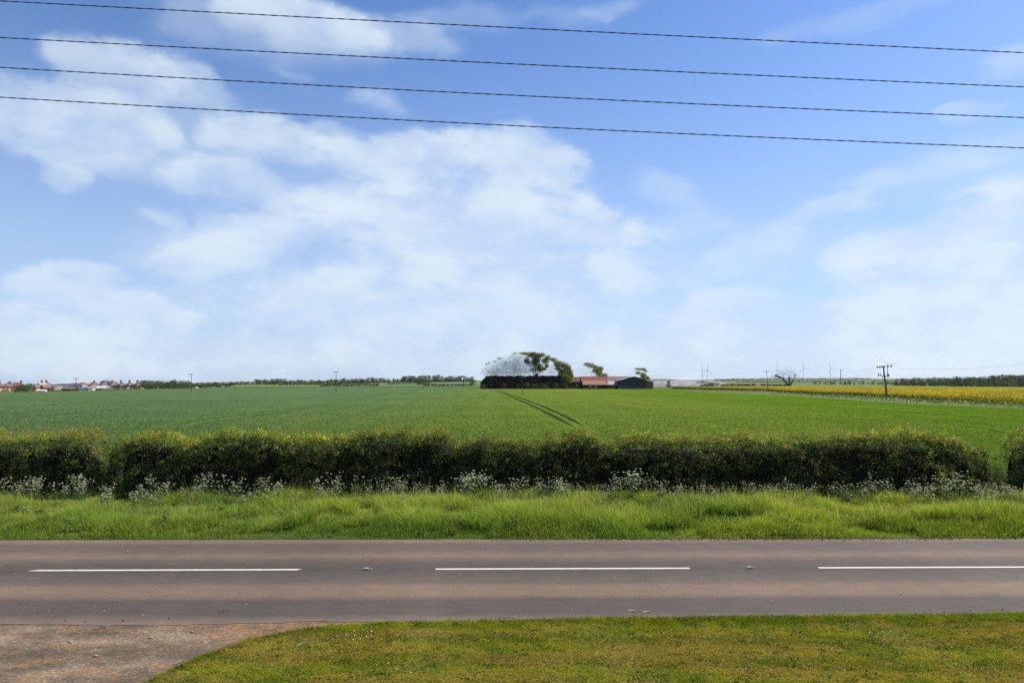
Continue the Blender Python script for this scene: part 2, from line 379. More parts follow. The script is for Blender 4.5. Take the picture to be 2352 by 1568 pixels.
# ------------------------------------------------------------------ road and drive
LA = gp(75, 1311); LB = gp(2352, 1303)
SL = (LB[1] - LA[1]) / (LB[0] - LA[0]); L0 = LA[1] - SL * LA[0]          # centre line Y = L0 + SL X
FA = gp(0, 1241.5); FB = gp(2352, 1238); FS = (FB[1] - FA[1]) / (FB[0] - FA[0]); F0 = FA[1] - FS * FA[0]
NA = gp(1100, 1431.5); NB = gp(2352, 1416.5); NS = (NB[1] - NA[1]) / (NB[0] - NA[0]); N0 = NA[1] - NS * NA[0]
def far_edge(x): return F0 + FS * x
def near_edge(x): return N0 + NS * x if x > gp(1100, 1431)[0] else NA[1] + 0.004 * (x - NA[0])
def road_material():
    m = bpy.data.materials.new('asphalt'); m.use_nodes = True; t = NT(m.node_tree); b = t.n['Principled BSDF']
    tc = t.new('ShaderNodeTexCoord').outputs['Object']
    s = t.new('ShaderNodeSeparateXYZ'); t.put(s.inputs[0], tc)
    v = t.math('SUBTRACT', s.outputs[1], t.math('MULTIPLY_ADD', s.outputs[0], SL, L0))
    wob = t.noise(t.vmath('MULTIPLY', tc, (0.12, 0.5, 0)), 1.0, 4, .6)
    v = t.math('ADD', v, t.math('MULTIPLY_ADD', wob, 0.30, -0.15))
    lo, hi = -4.2, 3.6
    vn_ = t.math('DIVIDE', t.math('SUBTRACT', v, lo), hi - lo)
    dk = (0.070, 0.055, 0.046); lt = (0.145, 0.099, 0.069); md = (0.092, 0.070, 0.057); ed = (0.15, 0.108, 0.080)
    def q(y): return min(1, max(0, (gp(1176, y)[1] - (L0 + 0) - lo) / (hi - lo)))
    stops = [(q(1432), ed), (q(1420), (0.115, 0.087, 0.069)), (q(1408), dk), (q(1378), dk), (q(1366), lt), (q(1347), lt), (q(1337), md), (q(1318), dk), (q(1308), (0.058, 0.046, 0.039)),
             (q(1294), dk), (q(1284), (0.10, 0.073, 0.056)), (q(1278), lt), (q(1272), (0.128, 0.089, 0.063)), (q(1264), md), (q(1250), (0.082, 0.064, 0.054)), (q(1243), lt)]
    stops.sort()
    band = t.ramp(vn_, stops)
    fine = t.noise(tc, 55, 3, .7); mid = t.noise(t.vmath('MULTIPLY', tc, (1, 2.5, 1)), 1.6, 5, .65)
    cc = t.mix(1.0, band, t.ramp(fine, [(0.25, (.5, .5, .5)), (.5, (1, 1, 1)), (.75, (1.6, 1.57, 1.5))]), 'MULTIPLY')
    TA, TB = gp(1134, 895), gp(1325, 985); ta = math.atan2(TB[1] - TA[1], TB[0] - TA[0])
    rt = t.new('ShaderNodeMapping'); t.put(rt.inputs[0], tc); rt.inputs[2].default_value = (0, 0, -ta)
    drill = t.noise(t.vmath('MULTIPLY', rt.outputs[0], (.012, .30, 0)), 1.0, 5, .6)
    cc = t.mix(1.0, cc, t.ramp(drill, [(.32, (.84, .86, .84)), (.68, (1.15, 1.13, 1.12))]), 'MULTIPLY')
    cc = t.mix(1.0, cc, t.ramp(mid, [(0.3, (.86, .86, .87)), (.7, (1.13, 1.12, 1.1))]), 'MULTIPLY')
    vor = t.new('ShaderNodeTexVoronoi'); t.put(vor.inputs['Vector'], tc); vor.inputs['Scale'].default_value = 7.0
    sc_ = t.new('ShaderNodeSeparateColor'); t.put(sc_.inputs[0], vor.outputs['Color'])
    speck = t.math('MULTIPLY', t.math('LESS_THAN', vor.outputs['Distance'], 0.10), t.math('GREATER_THAN', sc_.outputs[0], 0.93))
    cc = t.mix(t.math('MULTIPLY', speck, 0.7), cc, (0.36, 0.31, 0.27, 1))
    # hair crack beside the centre joint
    cj = t.math('ABSOLUTE', t.math('ADD', t.math('SUBTRACT', s.outputs[1], t.math('MULTIPLY_ADD', s.outputs[0], SL, L0 - 0.03)), t.math('MULTIPLY_ADD', t.noise(tc, 2.2, 4, .7), 0.06, -0.03)))
    crk = t.math('MULTIPLY', t.smooth(cj, 0.018, 0.006), t.smooth(t.noise(tc, 0.9, 2, .5), 0.42, 0.55))
    cc = t.mix(t.math('MULTIPLY', crk, 0.55), cc, (0.035, 0.025, 0.024, 1))
    t.put(b.inputs['Base Color'], cc); b.inputs['Roughness'].default_value = 0.85; b.inputs['Specular IOR Level'].default_value = 0.25
    bn = t.new('ShaderNodeBump'); bn.inputs['Strength'].default_value = 0.5; bn.inputs['Distance'].default_value = 0.006
    t.put(bn.inputs['Height'], t.noise(tc, 80, 3, .7)); t.put(b.inputs['Normal'], bn.outputs[0])
    return m
xs = np.linspace(-60, 60, 601)
R = np.zeros((2, len(xs), 3))
for i, x in enumerate(xs):
    R[0, i] = (x, near_edge(x) + (.55 * (float(vn.fbm(x * .9, 2.2, 4)) - .45) if x < NA[0] else .05 * (float(vn.fbm(x * 2.0, 4.2, 3)) - .5)), 0.012); R[1, i] = (x, far_edge(x) + 0.05, 0.012)
link('road', grid_mesh('road', R, road_material()), kind='structure')

def drive_material():
    m = bpy.data.materials.new('worn_driveway'); m.use_nodes = True; t = NT(m.node_tree); b = t.n['Principled BSDF']
    tc = t.new('ShaderNodeTexCoord').outputs['Object']
    st = t.vmath('MULTIPLY', tc, (0.7, 1.3, 1))
    base = t.ramp(t.noise(st, 1.1, 6, .65), [(.32, (.072, .054, .038)), (.48, (.125, .094, .064)), (.64, (.225, .165, .112))])
    soil = t.smooth(t.noise(st, 2.1, 6, .66), .53, .61)
    s = t.new('ShaderNodeSeparateXYZ'); t.put(s.inputs[0], tc)
    edge = t.smooth(t.math('ADD', t.math('ADD', t.math('MULTIPLY', s.outputs[0], 0.75), s.outputs[1]), t.math('MULTIPLY', t.noise(tc, 1.4, 4, .6), 2.2)), 8.6, 10.4)
    soil = t.math('MAXIMUM', t.math('MULTIPLY', soil, 0.70), t.math('MULTIPLY', edge, t.smooth(t.noise(tc, 3.2, 4, .6), .36, .56)))
    soilc = t.mix(t.noise(tc, 6, 4, .6), (0.27, 0.135, 0.056, 1), (0.17, 0.105, 0.062, 1))
    cc = t.mix(t.math('MULTIPLY', soil, 0.80), base, soilc)
    vg = t.new('ShaderNodeTexVoronoi'); t.put(vg.inputs['Vector'], tc); vg.inputs['Scale'].default_value = 30.0
    vs_ = t.new('ShaderNodeSeparateColor'); t.put(vs_.inputs[0], vg.outputs['Color'])
    cc = t.mix(1.0, cc, t.ramp(vs_.outputs[0], [(0, (.72, .71, .7)), (.5, (.97, .97, .97)), (.88, (1.12, 1.12, 1.12)), (1, (1.6, 1.55, 1.5))]), 'MULTIPLY')
    fine = t.noise(tc, 16, 5, .75)
    cc = t.mix(1.0, cc, t.ramp(fine, [(0.30, (.62, .62, .62)), (.5, (1, 1, 1)), (.72, (1.4, 1.38, 1.36))]), 'MULTIPLY')
    t.put(b.inputs['Base Color'], cc); b.inputs['Roughness'].default_value = 0.95; b.inputs['Specular IOR Level'].default_value = 0.15
    bn = t.new('ShaderNodeBump'); bn.inputs['Strength'].default_value = 0.8; bn.inputs['Distance'].default_value = 0.02
    t.put(bn.inputs['Height'], t.noise(tc, 26, 6, .75)); t.put(b.inputs['Normal'], bn.outputs[0])
    return m
LAWN = [(350, 1568), (420, 1532), (480, 1508), (560, 1481), (640, 1462), (700, 1451), (760, 1445), (850, 1439.5), (1050, 1434), (1300, 1429),
        (1600, 1425), (2000, 1420), (2352, 1416), (2800, 1410)]
LE = [(-6.1, 4.0), (-5.95, 7.0), (-5.6, 9.3)] + [gp(*p) for p in LAWN]
LE += [(LE[-1][0] + 18, LE[-1][1] + 0.45)]
lex = np.array([p[0] for p in LE]); ley = np.array([p[1] for p in LE])
def lawn_edge(x): return np.interp(x, lex, ley)
def in_lawn(x, y): return (y < lawn_edge(x)) & (x > lex[0])
dx = np.linspace(-24, NA[0] + 4.0, 60); Dv = np.zeros((2, len(dx), 3))
for i, x in enumerate(dx): Dv[0, i] = (x, 3.5, 0.006); Dv[1, i] = (x, near_edge(x) + 0.25, 0.006)
link('driveway', grid_mesh('driveway', Dv, drive_material()), kind='structure')
# crumbled asphalt lip where the drive meets the road
lw = np.linspace(lex[0], lex[-1], 200); LV = np.zeros((9, len(lw), 3))
for i, x in enumerate(lw):
    e = float(lawn_edge(x))
    for j, f in enumerate((1, .992, .97, .9, .75, .6, .4, .2, 0)):
        y = 2.5 + (e - 2.5) * f
        LV[j, i] = (x, y, 0.0 if j == 0 else 0.045 + 0.02 * vn.fbm(x * .8, y * .8))
LM = pmat('turf_soil', (0.14, 0.135, 0.016), (0.20, 0.155, 0.035), 1.4, 0.95, 0.6, 40)
link('lawn', grid_mesh('lawn', LV, LM), kind='structure')

for i, (a, b) in enumerate(((75, 683), (1000, 1584), (1880, 2500), (-850, -240))):
    ya = 1311 - 8.0 * (a - 75) / 2277; yb = 1311 - 8.0 * (b - 75) / 2277
    A = gp(a, ya); B = gp(b, yb); mb = MB()
    xa, xb = A[0], B[0]; n = 24; w = 0.056
    prev = None
    top = []; bot = []
    for k in range(n + 1):
        x = xa + (xb - xa) * k / n; y = L0 + SL * x; j = 0.004 * math.sin(k * 2.3 + i)
        sk = 0.10 if i == 0 else 0.0
        top.append((x + sk, y + w + j, 0.0165)); bot.append((x - (sk if k == 0 else 0), y - w + j, 0.0165))
    for k in range(n): mb.quad(bot[k], bot[k + 1], top[k + 1], top[k])
    mb.build('road_marking', M['white_paint'], kind='structure')

def road_stud(px, py, label):
    x, y = gp(px, py); e = empty('road_stud', (x, L0 + SL * x, 0.012), SL, label, 'road stud', 'reflecting studs on the centre line')
    mb = MB()
    prof = [(-.15, 0), (-.11, .012), (-.07, .016), (.07, .016), (.11, .012), (.15, 0)]
    for (a, za), (b, zb) in zip(prof[:-1], prof[1:]): mb.quad((a, -.075, za), (b, -.075, zb), (b, .075, zb), (a, .075, za))
    mb.quad(*[(a, -.075, z) for a, z in prof[::-1]]); mb.quad(*[(a, .075, z) for a, z in prof])
    mb.build('iron_base', M['steel'], e)
    h = MB()
    pr = [(-.055, .016), (-.04, .034), (.04, .034), (.055, .016)]
    for (a, za), (b, zb) in zip(pr[:-1], pr[1:]): h.quad((a, -.055, za), (b, -.055, zb), (b, .055, zb), (a, .055, za))
    h.quad(*[(a, -.055, z) for a, z in pr[::-1]]); h.quad(*[(a, .055, z) for a, z in pr])
    h.build('housing', M['stone'], e)
    for s in (-1, 1):
        for yy in (-.025, .025):
            mb = MB(); mb.tube([(s * .042, yy, .026), (s * .056, yy, .024)], .010, 8); mb.build('reflector', M['reflector'], e)
road_stud(840, 1309.5, 'white reflecting road stud in the gap between the left and middle dashes')
road_stud(1720, 1304.5, 'white reflecting road stud in the gap between the middle and right dashes')

# ------------------------------------------------------------------ verge and lawn grass
vs = np.linspace(-45, 45, 91); VP = np.zeros((6, len(vs), 3))
for i, x in enumerate(vs):
    for j, f in enumerate((0, .05, .2, .5, .8, 1)):
        y0 = far_edge(x) - 0.03; y = y0 + (28.0 - y0) * f
        VP[j, i] = (x, y, 0.0 if j == 0 else 0.03 + 0.10 * min(1, f * 2))
link('verge', grid_mesh('verge', VP, pmat('verge_soil', (0.035, 0.05, 0.012), (0.05, 0.05, 0.02), 3, 0.95, 0.5, 20)), kind='structure')

def blades(P, H, W, LX, LY, C, tipc=1.25, wide=None):
    """bent grass blades: base quad + tip triangle"""
    n = len(P); ang = rng.uniform(0, math.pi, n)
    w = np.stack([np.cos(ang), np.sin(ang), np.zeros(n)], 1) * (W * .5)[:, None]
    lean = np.stack([LX, LY, np.zeros(n)], 1)
    up = np.zeros((n, 3)); up[:, 2] = H
    mid = P + up * 0.6 + lean * 0.3; tip = P + up + lean
    V = np.empty((n, 7, 3)); V[:, 0] = P - w; V[:, 1] = P + w; V[:, 2] = mid + w * .8; V[:, 3] = mid - w * .8
    V[:, 4] = mid - w * .8; V[:, 5] = mid + w * .8; V[:, 6] = tip
    c = np.repeat(C[:, None, :], 7, 1); c[:, 6] *= tipc
    return V.reshape(-1, 3), np.tile([4, 3], n), c.reshape(-1, 3)

def verge_grass():
    n = 640000
    x = rng.uniform(-24, 24, n); f = rng.random(n) ** 0.9
    y0 = F0 + FS * x; y = y0 + 0.02 + f * (26.2 - y0)
    keep = np.abs(x) < y * 0.78 + 4.5
    x, y, y0 = x[keep], y[keep], y0[keep]; n = len(x); d = y - y0
    patch = vn.fbm(x * .55, y * .7, 3); hol = vn.fbm(x * .9 + 40, y * 1.4 + 9, 3)
    H = 0.20 + 0.44 * np.clip((patch - .3) * 2.1, 0, 1)
    H *= np.clip(0.14 + d / 1.15, 0, 1) * np.where(hol < .38, 0.42, 1.0)
    H *= rng.uniform(.55, 1.2, n)
    edge = y0 + 0.10 * vn(x * 2.2, x * 0 + 3) ; H = np.where(y < edge + .06, np.minimum(H, .05), H)
    W = rng.uniform(.006, .013, n)
    lx = H * (rng.normal(-.04, .42, n) + (vn(x * 1.9, y * 2.1) - .5) * .35); ly = H * (rng.normal(-.05, .40, n))
    t = np.clip((vn.fbm(x * .35 + 9, y * .6, 3) - .3) * 2.2, 0, 1)[:, None]
    c = (1 - t) * np.array([.105, .190, .024]) + t * np.array([.215, .280, .042])
    warm = np.clip((x + 2) / 18, 0, 1)[:, None]; c = c * (1 - warm) + (c * np.array([1.10, 1.0, .75])) * warm
    c *= (.55 + .95 * vn.fbm(x * 1.1 + 51, y * 1.9, 4))[:, None] * 1.08
    dry = rng.random(n) < .07; c[dry] = np.array([.42, .38, .17])
    tall = (rng.random(n) < .02) & (d > 1.0); H[tall] *= 1.55; c[tall] = np.array([.40, .37, .18])
    c *= rng.uniform(.65, 1.25, (n, 1))
    P = np.stack([x, y, 0.03 + 0.10 * np.clip(d / 3, 0, 1)], 1)
    V, s, cc = blades(P, H, W, lx, ly, c, 1.5)
    tag(link('verge_grass', faces_mesh('verge_grass', V, s, M['grass'], cc)), 'long bright green grass on the verge below the hedge', 'grass', kind='stuff')
verge_grass()
def verge_weeds():
    R_ = np.random.default_rng(15); Q = []; S = []; C = []
    for k in range(170):
        px = R_.uniform(-17, 17); f = R_.random(); y0 = far_edge(px); py = y0 + .35 + f * (24.6 - y0); m = int(R_.uniform(30, 120)); w = R_.uniform(.10, .38); h = R_.uniform(.22, .55)
        z = .06 + h * R_.random(m) ** .7; sp = w * (1.1 - .6 * (z / (h + .06)))
        Q.append(np.stack([R_.normal(px, sp), R_.normal(py, sp * .8), z], 1)); S.append(R_.uniform(.03, .085, m))
        base = np.array([(.045, .085, .016), (.075, .125, .024), (.10, .15, .045)][int(R_.integers(3))]); C.append(base * R_.uniform(.6, 1.5, (m, 1)))
    Q = np.concatenate(Q); S = np.concatenate(S); C = np.concatenate(C)
    tag(link('verge_weeds', faces_mesh('verge_weeds', leaf_quads(Q, S, R_, .5), np.full(len(Q), 4), M['leaf'], np.repeat(C, 4, 0))), 'broad leaved dark weeds mixed into the verge grass', 'weeds', kind='stuff')
    # grit and fallen leaves along the tarmac edges
    n = 2600; x = R_.uniform(-17, 17, n); x = np.where((x < NA[0]) & (R_.random(n) < .9), R_.uniform(NA[0], 12, n), x); side = R_.random(n) < .62
    y = np.where(side, F0 + FS * x - np.abs(R_.normal(0, .10, n)) + .02, np.where(x > NA[0], N0 + NS * x, NA[1]) + np.abs(R_.normal(0, .14, n)))
    P = np.stack([x, y, np.full(n, .022)], 1); C = np.array([.12, .095, .06]) * R_.uniform(.3, 1.9, (n, 1))
    g = R_.random(n) < .3; C[g] = np.array([.07, .10, .02])
    tag(link('edge_grit', faces_mesh('edge_grit', leaf_quads(P, R_.uniform(.012, .05, n), R_, .9), np.full(n, 4), M['lawn_blade'], np.repeat(C, 4, 0))), 'grit and leaf litter gathered along the road edges', 'litter', kind='stuff')
verge_weeds()

def lawn_grass():
    n = 640000
    x = rng.uniform(-9, 14, n); y = 9.0 + (13.4 - 9.0) * rng.random(n)
    e = lawn_edge(x) + .035 * (vn(x * 6, x * 0) - .5) + .05 * (vn(x * 1.5, x * 0 + 7) - .4)
    k = (y < e) & (x > lex[0]) & (np.abs(x) < y * .74 + 3.6); x, y, e = x[k], y[k], e[k]; n = len(x)
    t1 = vn.fbm(x * .55, y * 2.6, 4); t2 = vn.fbm(x * 2.6 + 33, y * 5 + 11, 3); t3 = vn.fbm(x * 6 + 70, y * 9, 2)
    near_e = np.clip(1 - (e - y) / .45, 0, 1)
    dryness = np.clip((t1 - .42) * 4.2 + (t2 - .5) * 1.7 - near_e * .8 + np.clip((11.7 - y) * .34, -.5, .3), 0, 1)
    H = rng.uniform(.018, .045, n) * (1 + near_e * .8) * (0.75 + .6 * t3)
    W = rng.uniform(.004, .009, n)
    g = np.array([.145, .205, .006]); g2 = np.array([.30, .30, .008]); dr = np.array([.38, .255, .060])
    m1 = np.clip((t2 - .35) * 2.6, 0, 1)[:, None]
    c = g * (1 - m1) + g2 * m1
    dd = (dryness * (rng.random(n) < .62))[:, None]
    c = c * (1 - dd) + dr * dd; c *= rng.uniform(.55, 1.18, (n, 1))
    c *= np.where(t3 < .34, .5, 1.0)[:, None]
    c *= (1 + .13 * np.tanh(3 * np.sin((y + .03 * x + .1 * vn(x * .6, y)) * 2 * math.pi / .95)))[:, None]        # mowing stripes
    P = np.stack([x, y, np.full(n, .048)], 1)
    V, s, cc = blades(P, H, W, H * rng.normal(0, .7, n), H * rng.normal(0, .7, n), c, 1.1)
    tag(link('lawn_grass', faces_mesh('lawn_grass', V, s, M['lawn_blade'], cc)), 'short mown lawn grass with dry straw coloured patches', 'grass', kind='stuff')
    # clover rosettes and daisies in the turf
    R_ = np.random.default_rng(5); Q = []; S = []; C = []
    for k in range(330):
        px, py = R_.uniform(-8, 11), R_.uniform(9.6, 12.9)
        if not bool(in_lawn(np.array(px), np.array(py + .1))): continue
        m = 9; r = R_.uniform(.03, .09)
        q = np.stack([R_.normal(px, r, m), R_.normal(py, r, m), R_.uniform(.06, .085, m)], 1)
        Q.append(q); S.append(R_.uniform(.025, .05, m)); C.append(np.tile([.045, .085, .014], (m, 1)) * R_.uniform(.7, 1.3, (m, 1)))
    Q = np.concatenate(Q); S = np.concatenate(S); C = np.concatenate(C)
    tag(link('lawn_weeds', faces_mesh('lawn_weeds', leaf_quads(Q, S, R_, .7), np.full(len(Q), 4), M['lawn_blade'], np.repeat(C, 4, 0))), 'dark green low weeds scattered through the lawn', 'weeds', kind='stuff')
    Q = []
    for (px, py, m, r) in ((815, 1470, 22, .22), (830, 1462, 8, .2), (905, 1540, 6, .18), (1770, 1530, 4, .3), (2090, 1470, 4, .3)):
        gx, gy = gp(px, py)
        Q.append(np.stack([R_.normal(gx, r, m), R_.normal(gy, r * .8, m), R_.uniform(.075, .095, m)], 1))
    Q = np.concatenate(Q)
    tag(link('daisies', faces_mesh('daisies', leaf_quads(Q, np.full(len(Q), .022), R_, .9, 1.0), np.full(len(Q), 4), M['petal'], np.full((len(Q) * 4, 3), .75))), 'tiny white daisies dotted in the lawn', 'flowers', kind='stuff')
lawn_grass()

# ------------------------------------------------------------------ fields
def crop_material():
    m = bpy.data.materials.new('young_wheat'); m.use_nodes = True; t = NT(m.node_tree); b = t.n['Principled BSDF']
    tc = t.new('ShaderNodeTexCoord').outputs['Object']
    s = t.new('ShaderNodeSeparateXYZ'); t.put(s.inputs[0], tc)
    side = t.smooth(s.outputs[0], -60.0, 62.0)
    base = t.ramp(side, [(0, (.072, .117, .050)), (.5, (.092, .136, .022)), (.8, (.098, .140, .020)), (1, (.072, .128, .010))])  # pale bluish glare veil over the left put into the crop colour
    big = t.noise(t.vmath('MULTIPLY', tc, (.02, .05, 0)), 1.0, 4, .6)
    mid = t.noise(t.vmath('MULTIPLY', tc, (.5, .22, 0)), 1.0, 6, .7)
    fine = t.noise(tc, 5.5, 3, .7)
    cc = t.mix(1.0, base, t.ramp(big, [(.3, (.86, .88, .9)), (.7, (1.14, 1.10, 1.05))]), 'MULTIPLY')
    TA, TB = gp(1134, 895), gp(1325, 985); ta = math.atan2(TB[1] - TA[1], TB[0] - TA[0])
    rt = t.new('ShaderNodeMapping'); t.put(rt.inputs[0], tc); rt.inputs[2].default_value = (0, 0, -ta)
    drill = t.noise(t.vmath('MULTIPLY', rt.outputs[0], (.012, .30, 0)), 1.0, 5, .6)
    cc = t.mix(1.0, cc, t.ramp(drill, [(.32, (.84, .86, .84)), (.68, (1.15, 1.13, 1.12))]), 'MULTIPLY')
    cc = t.mix(1.0, cc, t.ramp(mid, [(.3, (.84, .86, .84)), (.5, (1, 1, 1)), (.72, (1.15, 1.13, 1.2))]), 'MULTIPLY')
    cc = t.mix(1.0, cc, t.ramp(fine, [(.25, (.78, .8, .78)), (.5, (1, 1, 1)), (.75, (1.2, 1.18, 1.25))]), 'MULTIPLY')
    t.put(b.inputs['Base Color'], cc); b.inputs['Roughness'].default_value = 0.95; b.inputs['Specular IOR Level'].default_value = 0.0
    bn = t.new('ShaderNodeBump'); bn.inputs['Strength'].default_value = 0.6; bn.inputs['Distance'].default_value = 0.12
    t.put(bn.inputs['Height'], t.noise(tc, 4.0, 4, .7)); t.put(b.inputs['Normal'], bn.outputs[0])
    return m
WE = [(-500, 915), (-200, 907), (0, 902.5), (175, 898.5), (350, 893.5), (600, 889.5), (800, 888.5), (1000, 889.5), (1110, 891), (1300, 893), (1500, 893.5), (1519, 893.5), (1560, 896), (1598, 899), (1670, 903),
      (1834, 909), (1868, 912.5), (2074, 926), (2352, 937.5), (2700, 955), (3000, 968)]
wex = np.array([p[0] for p in WE]); wey = np.array([p[1] for p in WE])
def wheat_far(px): return gp(px, float(np.interp(px, wex, wey)))
pxs = np.concatenate([np.linspace(-500, 3000, 141)])
WP = np.zeros((5, len(pxs), 3))
for i, p in enumerate(pxs):
    b_ = wheat_far(p); a_ = ((p - CX) / F * 26.4 * 1.02, 26.4)
    for j, f in enumerate((0, .1, .3, .6, 1)): WP[j, i] = (a_[0] + (b_[0] - a_[0]) * f, a_[1] + (b_[1] - a_[1]) * f, 0.03)
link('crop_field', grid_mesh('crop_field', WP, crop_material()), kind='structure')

TRACKS = [  # wheel tracks left by the sprayer (picture coordinates of their course over the level field)
    ([(1134, 895), (1165, 907), (1215, 928), (1270, 955), (1325, 985)], .62, 1), ([(1141, 895), (1185, 910), (1245, 932), (1300, 957), (1345, 981)], .62, 1),
    ([(360, 982), (440, 968), (520, 957), (600, 946), (700, 933), (800, 922)], .7, 0), ([(420, 982), (500, 967), (600, 952), (720, 936), (830, 924)], .6, 0),
    ([(0, 998), (120, 995), (240, 994), (330, 992)], .8, 0),
    ([(1480, 902), (1600, 914), (1800, 927), (2000, 940), (2200, 955), (2352, 968)], .45, 0), ([(2180, 975), (2270, 985), (2330, 1000), (2345, 1015)], .8, 0),
    ([(930, 912), (1000, 905), (1060, 900)], .5, 0)]
TM = pmat('pressed_crop', (.016, .032, .010), (.026, .048, .014), 2, .95, spec=0)
TM2 = pmat('thin_crop', (.034, .072, .008), (.042, .085, .012), 1.0, .95, spec=0)
trk_lines = []
def smooth_line(p, n):
    p = np.array(p, float); t = np.linspace(0, 1, len(p)); q = np.linspace(0, 1, n)
    return np.stack([np.interp(q, t, p[:, 0]), np.interp(q, t, p[:, 1])], 1)
for pts, wd, strong in TRACKS:
    g = smooth_line([gp(*p) for p in pts], 150); mb = MB(); trk_lines.append((g, wd))
    d = np.gradient(g, axis=0); nrm = np.stack([-d[:, 1], d[:, 0]], 1); nrm /= np.linalg.norm(nrm, axis=1)[:, None]
    w = wd * .5 * (0.7 + .6 * rng.random(len(g)))[:, None]
    w *= np.clip(np.minimum(np.arange(len(g)), len(g) - 1 - np.arange(len(g))) / 22, .05, 1)[:, None]
    A, B = g - nrm * w, g + nrm * w
    for k in range(len(g) - 1): mb.quad((*A[k], .045), (*A[k + 1], .045), (*B[k + 1], .045), (*B[k], .045))
    mb.build('wheel_track', TM if strong else TM2, kind='structure')

def crop_tufts():
    n = 300000; R_ = np.random.default_rng(11)
    px = R_.uniform(-150, 2500, n); D = 1 / R_.uniform(1 / 230, 1 / 27.5, n)
    x = (px - CX) / F * D; y = D
    lim = np.array([p for p in np.interp(px, wex, wey)]); yl = 7104 / (lim - 872)
    k = y < yl - 3
    for g, wd in trk_lines:
        dd = np.full(n, 9e9)
        for q in g: dd = np.minimum(dd, (x - q[0]) ** 2 + (y - q[1]) ** 2)
        k &= dd > (wd * .9) ** 2
    x, y = x[k], y[k]; n = len(x); sc_ = np.clip(y / 60, .5, 2.4)
    H = R_.uniform(.09, .20, n) * np.clip(1.15 - y / 200, .5, 1.1); W = R_.uniform(.02, .045, n) * sc_
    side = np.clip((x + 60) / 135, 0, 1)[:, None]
    c = (1 - side) * np.array([.078, .130, .040]) + side * np.array([.088, .148, .012])  # blades carry the same glare veil in their colour, left to right
    c *= R_.uniform(.72, 1.28, (n, 1)) * (0.86 + .28 * vn.fbm(x * .35, y * .16, 3))[:, None]
    P = np.stack([x, y, np.full(n, .03)], 1)
    V, s, cc = blades(P, H, W, H * R_.normal(0, .5, n), H * R_.normal(0, .5, n), c, 1.2)
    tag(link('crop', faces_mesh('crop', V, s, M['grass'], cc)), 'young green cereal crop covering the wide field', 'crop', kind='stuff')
crop_tufts()

def rape_material():
    m = bpy.data.materials.new('rapeseed'); m.use_nodes = True; t = NT(m.node_tree); b = t.n['Principled BSDF']
    tc = t.new('ShaderNodeTexCoord').outputs['Object']
    n = t.noise(t.vmath('MULTIPLY', tc, (.09, .030, 0)), 1.0, 6, .65); f = t.noise(tc, 1.3, 4, .7)
    cc = t.ramp(t.math('MULTIPLY_ADD', f, .5, t.math('MULTIPLY', n, .75)), [(.42, (.10, .12, .020)), (.58, (.18, .150, .018)), (.72, (.265, .205, .012)), (.9, (.31, .235, .014))])
    t.put(b.inputs['Base Color'], cc); b.inputs['Roughness'].default_value = 1.0; b.inputs['Specular IOR Level'].default_value = 0
    return m
RM = rape_material()
RN = [(1543, 892.5), (1634, 895), (1762, 897.5), (1790, 900), (1868, 905), (2012, 911), (2156, 919), (2352, 929), (2700, 946)]
RF = [(1540, 888.8), (1650, 887.3), (1800, 886), (2100, 886.8), (2352, 889.5), (2700, 893)]
rp = np.linspace(1543, 2700, 70); RP = np.zeros((8, len(rp), 3))
for i, p in enumerate(rp):
    a_ = gp(p, float(np.interp(p, *zip(*RN)))); b_ = gp(p, float(np.interp(p, *zip(*RF))), .9)
    RP[0, i] = (*a_, -.02)
    for j, f in enumerate((.004, .03, .12, .3, .5, .75, 1)):
        x = a_[0] + (b_[0] - a_[0]) * f; y = a_[1] + (b_[1] - a_[1]) * f
        RP[j + 1, i] = (x, y, .8 + .25 * (vn.fbm(x * .25, y * .08) - .5) + max(0, tz(x, y)) * 0)
link('rapeseed_field', grid_mesh('rapeseed_field', RP, RM), kind='structure')
def rape_tufts():
    n = 14000; R_ = np.random.default_rng(4)
    px = R_.uniform(1545, 2690, n); f = R_.random(n) ** 2.2
    a = np.array([gp(p, y) for p, y in zip(px, np.interp(px, *zip(*RN)))]); b = np.array([gp(p, y, .9) for p, y in zip(px, np.interp(px, *zip(*RF)))])
    P = a + (b - a) * f[:, None]; P = np.concatenate([P, (.75 + R_.uniform(-.25, .32, n))[:, None]], 1)
    yel = (R_.random(n) < .9 * np.clip(.35 + vn.fbm(P[:, 0] * .09, P[:, 1] * .03, 3), 0, 1.3))[:, None]
    c = np.where(yel, [.26, .205, .014], [.16, .15, .02]) * R_.uniform(.7, 1.2, (n, 1))
    tag(link('rapeseed_crop', faces_mesh('rapeseed_crop', leaf_quads(P, R_.uniform(.2, .45, n), R_, .3), np.full(n, 4), M['far_leaf'], np.repeat(c, 4, 0))), 'yellow flowering rapeseed crop beyond the green field on the right', 'crop', kind='stuff')
rape_tufts()
